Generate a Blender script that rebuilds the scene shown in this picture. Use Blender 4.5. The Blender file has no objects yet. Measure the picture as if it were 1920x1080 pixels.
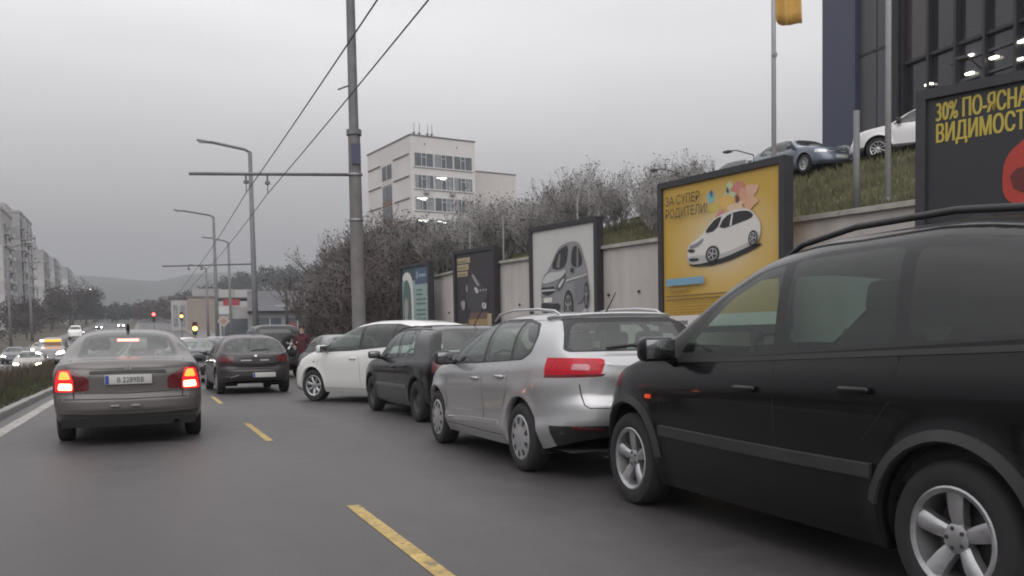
import bpy, bmesh, math, random
import numpy as np
from mathutils import Vector, Matrix
from mathutils.bvhtree import BVHTree
from mathutils.noise import noise as pnoise

R = math.radians
scene = bpy.context.scene
COL = scene.collection

# ------------------------------------------------------------------ camera
F_PX, CAM_H, YAW, PITCH, ROLL = 1650.0, 1.18, R(22.5), R(-2.9), R(1.03)
cd = bpy.data.cameras.new('camera')
cd.sensor_fit = 'HORIZONTAL'; cd.sensor_width = 36.0
cd.lens = 36.0 * F_PX / 1920.0
cd.shift_x = 0.0; cd.shift_y = 180.0 / 1920.0
cd.clip_start = 0.05; cd.clip_end = 20000
cam = bpy.data.objects.new('camera', cd); COL.objects.link(cam)
_f = Vector((math.sin(YAW)*math.cos(PITCH), math.cos(YAW)*math.cos(PITCH), math.sin(PITCH)))
_r = Vector((math.cos(YAW), -math.sin(YAW), 0)); _u = _r.cross(_f)
_r2 = _r*math.cos(ROLL) - _u*math.sin(ROLL); _u2 = _u*math.cos(ROLL) + _r*math.sin(ROLL)
cam.matrix_world = Matrix(((_r2.x, _u2.x, -_f.x, 0), (_r2.y, _u2.y, -_f.y, 0), (_r2.z, _u2.z, -_f.z, CAM_H), (0, 0, 0, 1)))
scene.camera = cam

# ------------------------------------------------------------------ overcast dusk sky
SUN_EL, SUN_AZ = R(36), R(200)      # weak light through the cloud from behind the lens
w = bpy.data.worlds.new('World'); scene.world = w; w.use_nodes = True
nt = w.node_tree; nt.nodes.clear()
out = nt.nodes.new('ShaderNodeOutputWorld'); bg = nt.nodes.new('ShaderNodeBackground')
sky = nt.nodes.new('ShaderNodeTexSky'); sky.sky_type = 'NISHITA'; sky.sun_disc = False
sky.sun_elevation = SUN_EL; sky.sun_rotation = SUN_AZ; sky.air_density = 1.0; sky.dust_density = 4.0
hs = nt.nodes.new('ShaderNodeHueSaturation'); hs.inputs['Saturation'].default_value = 0.10; hs.inputs['Value'].default_value = 0.012
nt.links.new(sky.outputs[0], hs.inputs['Color'])
tc = nt.nodes.new('ShaderNodeTexCoord'); sp = nt.nodes.new('ShaderNodeSeparateXYZ')
nt.links.new(tc.outputs['Generated'], sp.inputs[0])
ramp = nt.nodes.new('ShaderNodeValToRGB')              # cloud deck: dimmer towards the horizon on every side
nt.links.new(sp.outputs['Z'], ramp.inputs[0])
e = ramp.color_ramp.elements
e[0].position = 0.0; e[0].color = (0.262, 0.260, 0.278, 1)
e[1].position = 1.0; e[1].color = (1.63, 1.60, 1.63, 1)
for p_, c_ in ((0.05, (0.312, 0.307, 0.326)), (0.10, (0.378, 0.370, 0.386)), (0.18, (0.578, 0.566, 0.577)), (0.28, (0.915, 0.90, 0.913)), (0.42, (1.12, 1.10, 1.12))):
    n_ = e.new(p_); n_.color = (*c_, 1)
mp = nt.nodes.new('ShaderNodeMapping'); mp.inputs['Scale'].default_value = (1.2, 1.2, 5.0)
nz = nt.nodes.new('ShaderNodeTexNoise'); nz.inputs['Scale'].default_value = 1.6; nz.inputs['Detail'].default_value = 4; nz.inputs['Roughness'].default_value = 0.45
nt.links.new(tc.outputs['Generated'], mp.inputs[0]); nt.links.new(mp.outputs[0], nz.inputs['Vector'])
mr = nt.nodes.new('ShaderNodeMapRange'); mr.inputs['From Min'].default_value = 0.3; mr.inputs['From Max'].default_value = 0.7
mr.inputs['To Min'].default_value = 0.90; mr.inputs['To Max'].default_value = 1.08
nt.links.new(nz.outputs[0], mr.inputs['Value'])
mul = nt.nodes.new('ShaderNodeVectorMath'); mul.operation = 'SCALE'
nt.links.new(ramp.outputs[0], mul.inputs[0]); nt.links.new(mr.outputs[0], mul.inputs['Scale'])
add = nt.nodes.new('ShaderNodeVectorMath'); add.operation = 'ADD'
nt.links.new(mul.outputs[0], add.inputs[0]); nt.links.new(hs.outputs[0], add.inputs[1])
nt.links.new(add.outputs[0], bg.inputs['Color']); bg.inputs['Strength'].default_value = 1.0
nt.links.new(bg.outputs[0], out.inputs['Surface'])

sl = bpy.data.lights.new('sun', 'SUN'); sl.energy = 1.0; sl.angle = R(60); sl.color = (1.0, 0.97, 0.94)
so = bpy.data.objects.new('sun', sl); COL.objects.link(so)
so.rotation_euler = (R(90) - SUN_EL, 0, -SUN_AZ + math.pi)

scene.view_settings.view_transform = 'Standard'; scene.view_settings.look = 'None'
scene.view_settings.exposure = 0.0; scene.view_settings.gamma = 1.0
scene.render.engine = 'CYCLES'
scene.cycles.use_denoising = True
scene.cycles.max_bounces = 8; scene.cycles.transparent_max_bounces = 16
scene.cycles.volume_bounces = 0; scene.cycles.caustics_reflective = False; scene.cycles.caustics_refractive = False
scene.cycles.sample_clamp_indirect = 4.0; scene.cycles.filter_width = 1.9

HAZE_D = 0.0008
# ------------------------------------------------------------------ helpers
def link(o, parent=None):
    COL.objects.link(o)
    if parent is not None: o.parent = parent
    return o
def tag(o, label=None, cat=None, group=None, kind=None):
    if label: o['label'] = label
    if cat: o['category'] = cat
    if group: o['group'] = group
    if kind: o['kind'] = kind
    return o
def empty(name, loc=(0, 0, 0), rz=0.0, parent=None):
    o = bpy.data.objects.new(name, None); o.empty_display_size = 0.2
    o.location = loc; o.rotation_euler = (0, 0, rz)
    return link(o, parent)
def mesh(name, verts, faces, mat=None, parent=None, smooth=False, angle=None):
    me = bpy.data.meshes.new(name); me.from_pydata([tuple(v) for v in verts], [], faces)
    if mat is not None: me.materials.append(mat)
    if smooth: me.polygons.foreach_set('use_smooth', [True]*len(me.polygons))
    me.update()
    if angle is not None: sharp(me, angle)
    o = bpy.data.objects.new(name, me)
    return link(o, parent)
def sharp(me, deg):
    bm = bmesh.new(); bm.from_mesh(me)
    lim = R(deg)
    for e in bm.edges:
        e.smooth = len(e.link_faces) == 2 and e.calc_face_angle(0) < lim
    for f in bm.faces: f.smooth = True
    bm.to_mesh(me); bm.free()
def bm_obj(name, bm, mat, parent=None, angle=None):
    me = bpy.data.meshes.new(name)
    if angle is not None:
        lim = R(angle)
        for e in bm.edges: e.smooth = len(e.link_faces) == 2 and e.calc_face_angle(0) < lim
        for f in bm.faces: f.smooth = True
    bm.to_mesh(me); bm.free()
    if mat is not None: me.materials.append(mat)
    return link(bpy.data.objects.new(name, me), parent)
class MB:
    """collects verts and faces of one part"""
    def __init__(s): s.v = []; s.f = []
    def add(s, vs, fs):
        n = len(s.v); s.v += [tuple(v) for v in vs]; s.f += [tuple(i+n for i in f) for f in fs]; return s
    def box(s, a, b):
        (x0, y0, z0), (x1, y1, z1) = a, b
        return s.add([(x0,y0,z0),(x1,y0,z0),(x1,y1,z0),(x0,y1,z0),(x0,y0,z1),(x1,y0,z1),(x1,y1,z1),(x0,y1,z1)],
              [(0,3,2,1),(4,5,6,7),(0,1,5,4),(1,2,6,5),(2,3,7,6),(3,0,4,7)])
    def tube(s, pts, rad, n=8, cap=True):
        pts = [Vector(p) for p in pts]; rs = rad if isinstance(rad, (list, tuple)) else [rad]*len(pts)
        base = len(s.v); up = Vector((0, 0, 1))
        prev = None
        for i, p in enumerate(pts):
            d = (pts[min(i+1, len(pts)-1)] - pts[max(i-1, 0)]).normalized()
            if prev is None:
                a = d.cross(up)
                if a.length < 0.1: a = d.cross(Vector((0, 1, 0)))
            else: a = prev - d*prev.dot(d)
            a.normalize(); prev = a; b = d.cross(a)
            for k in range(n):
                t = 2*math.pi*k/n; s.v.append(tuple(p + (a*math.cos(t) + b*math.sin(t))*rs[i]))
        for i in range(len(pts)-1):
            for k in range(n):
                q = base+i*n; k2 = (k+1) % n
                s.f.append((q+k, q+k2, q+n+k2, q+n+k))
        if cap:
            s.f.append(tuple(base+k for k in reversed(range(n)))); q = base+(len(pts)-1)*n
            s.f.append(tuple(q+k for k in range(n)))
        return s
    def prism(s, poly, y0, y1, axis='y'):
        """poly in (x,z) extruded in y (or (x,y) in z)"""
        n = len(poly)
        if axis == 'y': vs = [(x, y0, z) for x, z in poly] + [(x, y1, z) for x, z in poly]
        elif axis == 'z': vs = [(x, z, y0) for x, z in poly] + [(x, z, y1) for x, z in poly]
        else: vs = [(y0, x, z) for x, z in poly] + [(y1, x, z) for x, z in poly]
        return s.add(vs, [tuple(range(n)), tuple(reversed(range(n, 2*n)))] + [(i, i+n, (i+1) % n+n, (i+1) % n) for i in range(n)])
    def lathe(s, prof, n=32, axis='y'):
        """prof list of (radius, axial); revolved about y through origin"""
        base = len(s.v); m = len(prof)
        for k in range(n):
            t = 2*math.pi*k/n
            for r_, a_ in prof:
                s.v.append((r_*math.cos(t), a_, r_*math.sin(t)) if axis == 'y' else (r_*math.cos(t), r_*math.sin(t), a_))
        for k in range(n):
            k2 = (k+1) % n
            for j in range(m-1):
                s.f.append((base+k*m+j, base+k2*m+j, base+k2*m+j+1, base+k*m+j+1))
        return s
    def build(s, name, mat, parent=None, smooth=False, angle=None, fix=False):
        o = mesh(name, s.v, s.f, mat, parent, smooth)
        if fix or angle is not None:
            bm = bmesh.new(); bm.from_mesh(o.data)
            bmesh.ops.recalc_face_normals(bm, faces=bm.faces)
            if angle is not None:
                lim = R(angle)
                for e in bm.edges: e.smooth = len(e.link_faces) == 2 and e.calc_face_angle(0) < lim
                for f in bm.faces: f.smooth = True
            bm.to_mesh(o.data); bm.free()
        return o
def rbox(name, size, loc, mat, parent=None, bev=0.02, rot=(0, 0, 0), seg=2, taper=None):
    bm = bmesh.new(); bmesh.ops.create_cube(bm, size=1)
    for v in bm.verts:
        v.co = Vector((v.co.x*size[0], v.co.y*size[1], v.co.z*size[2]))
        if taper and v.co.z > 0: v.co.x *= taper; v.co.y *= taper
    if bev: bmesh.ops.bevel(bm, geom=bm.edges[:], offset=bev, segments=seg, affect='EDGES', profile=0.5)
    o = bm_obj(name, bm, mat, parent, angle=50)
    o.location = loc; o.rotation_euler = rot
    return o
def copy_tree(o, parent=None):
    c = o.copy(); COL.objects.link(c); c.parent = parent
    for ch in o.children: copy_tree(ch, c)
    return c
def pchip(pts):
    xs = np.array([p[0] for p in pts], float); ys = np.array([p[1] for p in pts], float)
    h = np.diff(xs); d = np.diff(ys)/h; n = len(xs); m = np.zeros(n)
    if n == 2: m[:] = d[0]
    else:
        for i in range(1, n-1):
            if d[i-1]*d[i] > 0:
                w1 = 2*h[i]+h[i-1]; w2 = h[i]+2*h[i-1]
                m[i] = (w1+w2)/(w1/d[i-1]+w2/d[i])
        m[0] = d[0]; m[-1] = d[-1]
    def f(x):
        x = min(max(x, xs[0]), xs[-1]); i = min(max(int(np.searchsorted(xs, x))-1, 0), n-2)
        t = (x-xs[i])/h[i]; t2 = t*t; t3 = t2*t
        return float((2*t3-3*t2+1)*ys[i]+(t3-2*t2+t)*h[i]*m[i]+(-2*t3+3*t2)*ys[i+1]+(t3-t2)*h[i]*m[i+1])
    return f
def inpoly(p, poly):
    x, y = p; c = False; n = len(poly)
    for i in range(n):
        x1, y1 = poly[i]; x2, y2 = poly[i-1]
        if (y1 > y) != (y2 > y) and x < (x2-x1)*(y-y1)/(y2-y1)+x1: c = not c
    return c
def rounded(poly, r=0.05, seg=3):
    out = []; n = len(poly)
    for i in range(n):
        p = Vector(poly[i]); a = Vector(poly[i-1]); b = Vector(poly[(i+1) % n])
        da, db = (a-p), (b-p); ra = min(r, da.length*0.45, db.length*0.45)
        s, e_ = p+da.normalized()*ra, p+db.normalized()*ra
        for k in range(seg+1):
            t = k/seg; out.append(tuple((1-t)**2*s+2*t*(1-t)*p+t*t*e_))
    return out
def grow(poly, d):
    """offset a polygon outwards by d"""
    n = len(poly); A = sum(poly[i-1][0]*poly[i][1]-poly[i][0]*poly[i-1][1] for i in range(n))
    sg = 1 if A > 0 else -1; out = []
    for i in range(n):
        p = Vector(poly[i]); a = (p-Vector(poly[i-1])).normalized(); b = (Vector(poly[(i+1) % n])-p).normalized()
        na, nb = Vector((a.y, -a.x))*sg, Vector((b.y, -b.x))*sg
        m = (na+nb); m = m/max(m.dot(na), 0.35)
        out.append(tuple(p+m*d))
    return out

# ------------------------------------------------------------------ materials
MATS = {}
def _mat(name):
    m = bpy.data.materials.new(name); m.use_nodes = True
    return m, m.node_tree, m.node_tree.nodes['Principled BSDF']
def simple(name, col, rough=0.6, metal=0.0, coat=0.0, spec=0.5, var=0.0, scale=8.0, bump=0.0, bscale=40.0, detail=6.0):
    if name in MATS: return MATS[name]
    m, t, b = _mat(name)
    b.inputs['Base Color'].default_value = (*col, 1); b.inputs['Roughness'].default_value = rough
    b.inputs['Metallic'].default_value = metal; b.inputs['Coat Weight'].default_value = coat
    b.inputs['Coat Roughness'].default_value = 0.06; b.inputs['Specular IOR Level'].default_value = spec
    c = t.nodes.new('ShaderNodeTexCoord')
    if var:
        n = t.nodes.new('ShaderNodeTexNoise'); n.inputs['Scale'].default_value = scale; n.inputs['Detail'].default_value = detail
        n.inputs['Roughness'].default_value = 0.6
        t.links.new(c.outputs['Object'], n.inputs['Vector'])
        r = t.nodes.new('ShaderNodeValToRGB'); t.links.new(n.outputs[0], r.inputs[0])
        r.color_ramp.elements[0].position = 0.3; r.color_ramp.elements[1].position = 0.7
        r.color_ramp.elements[0].color = (*[x*(1-var) for x in col], 1); r.color_ramp.elements[1].color = (*[min(1, x*(1+var)) for x in col], 1)
        t.links.new(r.outputs[0], b.inputs['Base Color'])
        q = t.nodes.new('ShaderNodeMapRange'); q.inputs['To Min'].default_value = max(0.05, rough-0.12); q.inputs['To Max'].default_value = min(1, rough+0.12)
        t.links.new(n.outputs[0], q.inputs['Value']); t.links.new(q.outputs[0], b.inputs['Roughness'])
    if bump:
        n2 = t.nodes.new('ShaderNodeTexNoise'); n2.inputs['Scale'].default_value = bscale; n2.inputs['Detail'].default_value = 4
        t.links.new(c.outputs['Object'], n2.inputs['Vector'])
        bp = t.nodes.new('ShaderNodeBump'); bp.inputs['Strength'].default_value = bump; bp.inputs['Distance'].default_value = 0.02
        t.links.new(n2.outputs[0], bp.inputs['Height']); t.links.new(bp.outputs[0], b.inputs['Normal'])
    MATS[name] = m; return m
def paint(name, col, metal=0.0, rough=0.35, dirt=0.35, dirtcol=(0.16, 0.145, 0.13), coat=1.0, spec=0.5):
    """car paint with clear coat and a film of road dirt in blotches and low down"""
    if name in MATS: return MATS[name]
    m, t, b = _mat(name)
    c = t.nodes.new('ShaderNodeTexCoord'); s = t.nodes.new('ShaderNodeSeparateXYZ'); t.links.new(c.outputs['Object'], s.inputs[0])
    n = t.nodes.new('ShaderNodeTexNoise'); n.inputs['Scale'].default_value = 2.2; n.inputs['Detail'].default_value = 7; n.inputs['Roughness'].default_value = 0.62
    t.links.new(c.outputs['Object'], n.inputs['Vector'])
    h = t.nodes.new('ShaderNodeMapRange'); h.inputs['From Min'].default_value = 1.0; h.inputs['From Max'].default_value = 0.25
    h.inputs['To Min'].default_value = 0.10; h.inputs['To Max'].default_value = 0.9
    t.links.new(s.outputs['Z'], h.inputs['Value'])
    g = t.nodes.new('ShaderNodeMapRange'); g.inputs['From Min'].default_value = 0.25; g.inputs['From Max'].default_value = 0.75; g.inputs['To Min'].default_value = 0.3; g.inputs['To Max'].default_value = 1.1
    t.links.new(n.outputs[0], g.inputs['Value'])
    mu = t.nodes.new('ShaderNodeMath'); mu.operation = 'MULTIPLY'; t.links.new(h.outputs[0], mu.inputs[0]); t.links.new(g.outputs[0], mu.inputs[1])
    mu2 = t.nodes.new('ShaderNodeMath'); mu2.operation = 'MULTIPLY'; mu2.use_clamp = True; t.links.new(mu.outputs[0], mu2.inputs[0]); mu2.inputs[1].default_value = dirt
    mx = t.nodes.new('ShaderNodeMix'); mx.data_type = 'RGBA'
    mx.inputs['A'].default_value = (*col, 1); mx.inputs['B'].default_value = (*dirtcol, 1)
    t.links.new(mu2.outputs[0], mx.inputs['Factor']); t.links.new(mx.outputs['Result'], b.inputs['Base Color'])
    inv = t.nodes.new('ShaderNodeMath'); inv.operation = 'MULTIPLY_ADD'; inv.inputs[1].default_value = -metal; inv.inputs[2].default_value = metal
    t.links.new(mu2.outputs[0], inv.inputs[0]); t.links.new(inv.outputs[0], b.inputs['Metallic'])
    ro = t.nodes.new('ShaderNodeMath'); ro.operation = 'MULTIPLY_ADD'; ro.inputs[1].default_value = 0.8-rough; ro.inputs[2].default_value = rough
    t.links.new(mu2.outputs[0], ro.inputs[0]); t.links.new(ro.outputs[0], b.inputs['Roughness'])
    cw = t.nodes.new('ShaderNodeMath'); cw.operation = 'MULTIPLY_ADD'; cw.inputs[1].default_value = -coat; cw.inputs[2].default_value = coat
    t.links.new(mu2.outputs[0], cw.inputs[0]); t.links.new(cw.outputs[0], b.inputs['Coat Weight'])
    b.inputs['Coat Roughness'].default_value = 0.05; b.inputs['Specular IOR Level'].default_value = spec
    MATS[name] = m; return m
def glass(name, tint=(0.55, 0.62, 0.58), refl=1.0, rough=0.02, film=0.06):
    if name in MATS: return MATS[name]
    m = bpy.data.materials.new(name); m.use_nodes = True; t = m.node_tree; t.nodes.clear()
    o = t.nodes.new('ShaderNodeOutputMaterial'); mx = t.nodes.new('ShaderNodeMixShader')
    tr = t.nodes.new('ShaderNodeBsdfTransparent'); tr.inputs[0].default_value = (*tint, 1)
    gl = t.nodes.new('ShaderNodeBsdfGlossy'); gl.inputs['Roughness'].default_value = rough; gl.inputs[0].default_value = (0.9*refl, 0.92*refl, 0.92*refl, 1)
    ge = t.nodes.new('ShaderNodeNewGeometry'); dt = t.nodes.new('ShaderNodeVectorMath'); dt.operation = 'DOT_PRODUCT'
    t.links.new(ge.outputs['Normal'], dt.inputs[0]); t.links.new(ge.outputs['Incoming'], dt.inputs[1])
    ab = t.nodes.new('ShaderNodeMath'); ab.operation = 'ABSOLUTE'; t.links.new(dt.outputs['Value'], ab.inputs[0])
    om = t.nodes.new('ShaderNodeMath'); om.operation = 'SUBTRACT'; om.inputs[0].default_value = 1.0; t.links.new(ab.outputs[0], om.inputs[1])
    pw = t.nodes.new('ShaderNodeMath'); pw.operation = 'POWER'; pw.inputs[1].default_value = 5.0; t.links.new(om.outputs[0], pw.inputs[0])
    fr = t.nodes.new('ShaderNodeMath'); fr.operation = 'MULTIPLY_ADD'; fr.inputs[1].default_value = 0.90; fr.inputs[2].default_value = 0.07; fr.use_clamp = True; t.links.new(pw.outputs[0], fr.inputs[0])
    t.links.new(fr.outputs[0], mx.inputs[0]); t.links.new(tr.outputs[0], mx.inputs[1]); t.links.new(gl.outputs[0], mx.inputs[2])
    df = t.nodes.new('ShaderNodeBsdfDiffuse'); df.inputs[0].default_value = (0.42, 0.43, 0.42, 1)      # thin film of dust
    c = t.nodes.new('ShaderNodeTexCoord'); n = t.nodes.new('ShaderNodeTexNoise'); n.inputs['Scale'].default_value = 3.0; n.inputs['Detail'].default_value = 5
    t.links.new(c.outputs['Object'], n.inputs['Vector'])
    q = t.nodes.new('ShaderNodeMapRange'); q.inputs['From Min'].default_value = 0.25; q.inputs['From Max'].default_value = 0.8; q.inputs['To Min'].default_value = film*0.5; q.inputs['To Max'].default_value = film*1.7
    t.links.new(n.outputs[0], q.inputs['Value'])
    mx2 = t.nodes.new('ShaderNodeMixShader'); t.links.new(q.outputs[0], mx2.inputs[0]); t.links.new(mx.outputs[0], mx2.inputs[1]); t.links.new(df.outputs[0], mx2.inputs[2])
    t.links.new(mx2.outputs[0], o.inputs[0]); MATS[name] = m; return m
def emit(name, col, strength, base=None):
    if name in MATS: return MATS[name]
    m, t, b = _mat(name)
    b.inputs['Base Color'].default_value = (*(base or col), 1); b.inputs['Emission Color'].default_value = (*col, 1)
    b.inputs['Emission Strength'].default_value = strength; b.inputs['Roughness'].default_value = 0.25
    MATS[name] = m; return m
# ------------------------------------------------------------------ cars
# a car is laid out in (u, y, z): u metres back from the nose, y to the left, z up; its object has x forward
RUB = simple('tyre_rubber', (0.018, 0.018, 0.019), 0.85, var=0.3, scale=12)
TRIM = simple('black_plastic_trim', (0.022, 0.022, 0.024), 0.55, var=0.15, scale=20)
SEAM = simple('panel_gap', (0.006, 0.006, 0.006), 0.9)
INT = simple('dark_interior', (0.022, 0.022, 0.024), 0.8, var=0.25, scale=6)
LIN = simple('headlining', (0.10, 0.098, 0.095), 0.9)
UND = simple('underbody', (0.010, 0.010, 0.010), 0.95)
CHR = simple('chrome', (0.62, 0.62, 0.63), 0.18, metal=1.0)
ALU = simple('wheel_alloy', (0.46, 0.46, 0.47), 0.36, metal=0.8, var=0.30, scale=7)
HUB = simple('hub_cap_plastic', (0.40, 0.40, 0.41), 0.42, metal=0.5, var=0.12, scale=9)
STEEL = simple('dull_steel_wheel', (0.035, 0.035, 0.037), 0.6)
RED = simple('red_lens', (0.44, 0.004, 0.018), 0.22, coat=0.25, spec=.3, var=.25, scale=30)
REDD = simple('dark_red_lens', (0.10, 0.006, 0.010), 0.22, coat=0.8)
ORL = simple('amber_lens', (0.55, 0.16, 0.02), 0.2, coat=0.7)
CLR = simple('clear_lens', (0.50, 0.51, 0.52), 0.12, metal=0.35, coat=1.0)
PLW = simple('plate_white', (0.44, 0.445, 0.43), 0.45, var=0.08, scale=25)
PLB = simple('plate_blue', (0.02, 0.05, 0.28), 0.5)
INK = simple('plate_ink', (0.012, 0.012, 0.014), 0.6)
MIR = simple('mirror_glass', (0.16, 0.165, 0.17), 0.05, metal=1.0)
G_CAR = glass('car_glass', (0.66, 0.76, 0.71))
G_TINT = glass('car_glass_dark', (0.16, 0.18, 0.18))
G_BACK = glass('rear_glass_green', (0.50, 0.60, 0.55), film=.10)

def cut(bm, poly, ax, lay, pid, cond=None, erase=False):
    i, j = {'uz': (0, 2), 'yz': (1, 2), 'uy': (0, 1)}[ax]
    lo = (min(p[0] for p in poly)-1e-4, min(p[1] for p in poly)-1e-4); hi = (max(p[0] for p in poly)+1e-4, max(p[1] for p in poly)+1e-4)
    def cand():
        r = []
        for f in bm.faces:
            a = [v.co[i] for v in f.verts]; b = [v.co[j] for v in f.verts]
            if max(a) < lo[0] or min(a) > hi[0] or max(b) < lo[1] or min(b) > hi[1]: continue
            if cond and not cond(f.calc_center_median()): continue
            r.append(f)
        return r
    fs = cand(); n = len(poly)
    for k in range(n):
        p, q = poly[k-1], poly[k]
        d = (q[0]-p[0], q[1]-p[1])
        L = math.hypot(*d)
        if L < 1e-6: continue
        co = [0, 0, 0]; no = [0, 0, 0]; co[i], co[j] = p; no[i], no[j] = -d[1]/L, d[0]/L
        es = set(); vs = set()
        for f in fs: es.update(f.edges); vs.update(f.verts)
        r = bmesh.ops.bisect_plane(bm, geom=list(fs)+list(es)+list(vs), dist=2e-5, plane_co=co, plane_no=no)
        s = {f for f in r['geom'] if isinstance(f, bmesh.types.BMFace)}
        fs = [f for f in (s | {f for f in fs if f.is_valid}) if f.is_valid]
    hit = []
    for f in cand():
        c = f.calc_center_median()
        if inpoly((c[i], c[j]), poly): f[lay] = pid; hit.append(f)
    return hit

def add_wheel(parent, loc, Rw, rr, width, style, steer=0.0, side=1, n=36):
    w_ = empty('wheel', loc, steer, parent)
    if side < 0: w_.rotation_euler = (0, 0, math.pi+steer)
    h = width/2
    t = MB().lathe([(rr-0.012, -h*0.85), (rr+0.012, -h*0.98), (Rw-0.05, -h), (Rw-0.018, -h*0.93), (Rw, -h*0.70), (Rw, h*0.70), (Rw-0.018, h*0.93), (Rw-0.05, h), (rr+0.012, h*0.98), (rr-0.012, h*0.85)], n)
    t.build('tyre', RUB, w_, angle=40)
    rm = MB()
    if style == 'steel':
        rm.lathe([(rr, h*0.86), (rr-0.02, h*0.80), (rr-0.035, h*0.45), (rr*0.62, h*0.30), (rr*0.4, h*0.55), (0.001, h*0.55)], n)
        rm.build('rim', STEEL, w_, angle=40)
    elif style == 'cap':
        rm.lathe([(rr, h*0.9), (rr-0.015, h*0.98), (rr*0.78, h*0.92), (rr*0.45, h*1.04), (rr*0.2, h*1.10), (0.001, h*1.1)], n)
        cap = rm.build('rim', HUB, w_, angle=30)
        sl = MB()
        for k in range(9):
            a = 2*math.pi*k/9
            for (r0, r1, dw) in ((rr*0.58, rr*0.86, 0.028),):
                p = [(r0, -dw*0.45), (r1, -dw), (r1, dw), (r0, dw*0.45)]
                yq = [h*1.012, h*0.968, h*0.968, h*1.012]
                sl.add([(x*math.cos(a)-q*math.sin(a), yq[m], x*math.sin(a)+q*math.cos(a)) for m, (x, q) in enumerate(p)], [(0, 1, 2, 3)])
        sl.build('rim_slot', STEEL, w_)
    else:
        ns = {'five': 5, 'seven': 7, 'ten': 10}[style]
        rm.lathe([(rr, h*0.92), (rr-0.008, h*0.96), (rr-0.028, h*0.88), (rr-0.036, h*0.2), (rr-0.04, -h*0.5)], n)
        for k in range(ns):
            a = 2*math.pi*k/ns+0.3; ca, sa = math.cos(a), math.sin(a)
            w0, w1 = {'five': (0.027, 0.043), 'seven': (0.024, 0.034), 'ten': (0.014, 0.020)}[style]
            prof = [(0.035, w0, h*0.62), (rr*0.5, (w0+w1)/2, h*0.80), (rr-0.025, w1, h*0.86)]
            vs = []
            for x, q, y in prof:
                for yy, qq in ((y-0.05, q), (y-0.012, q), (y, q*0.55), (y, -q*0.55), (y-0.012, -q), (y-0.05, -q)):
                    vs.append((x*ca-qq*sa, yy, x*sa+qq*ca))
            fs = []
            for s_ in range(2):
                for m in range(6): fs.append((s_*6+m, s_*6+(m+1) % 6, s_*6+6+(m+1) % 6, s_*6+6+m))
            rm.add(vs, fs)
        rm.lathe([(0.062, h*0.3), (0.062, h*0.66), (0.045, h*0.72), (0.001, h*0.72)], 16)
        rm.build('rim', ALU, w_, angle=35)
        for k in range(5):
            a = 2*math.pi*k/5; MB().tube([(.042*math.cos(a), h*.70, .042*math.sin(a)), (.042*math.cos(a), h*.76, .042*math.sin(a))], .009, 6).build('wheel_nut', STEEL, w_)
        br = MB().lathe([(rr-0.06, -h*0.05), (rr*0.35, h*0.0), (0.001, h*0.0)], 20); br.build('brake_disc', simple('brake_disc', (0.07, 0.065, 0.06), 0.55, metal=0.5), w_, smooth=True)
    return w_

def seat(parent, x, y, z, wd=0.48, bh=0.56, rest=True):
    s = empty('seat', (x, y, z), 0, parent)
    rbox('cushion', (0.5, wd, 0.16), (0.08, 0, 0.0), INT, s, 0.05)
    rbox('backrest', (0.14, wd, bh), (-0.24, 0, bh/2+0.03), INT, s, 0.05, rot=(0, R(-14), 0))
    if rest: rbox('headrest', (0.10, 0.27, 0.17), (-0.345, 0, bh+0.17), INT, s, 0.04, rot=(0, R(-10), 0))
    return s

class Car: pass

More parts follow.
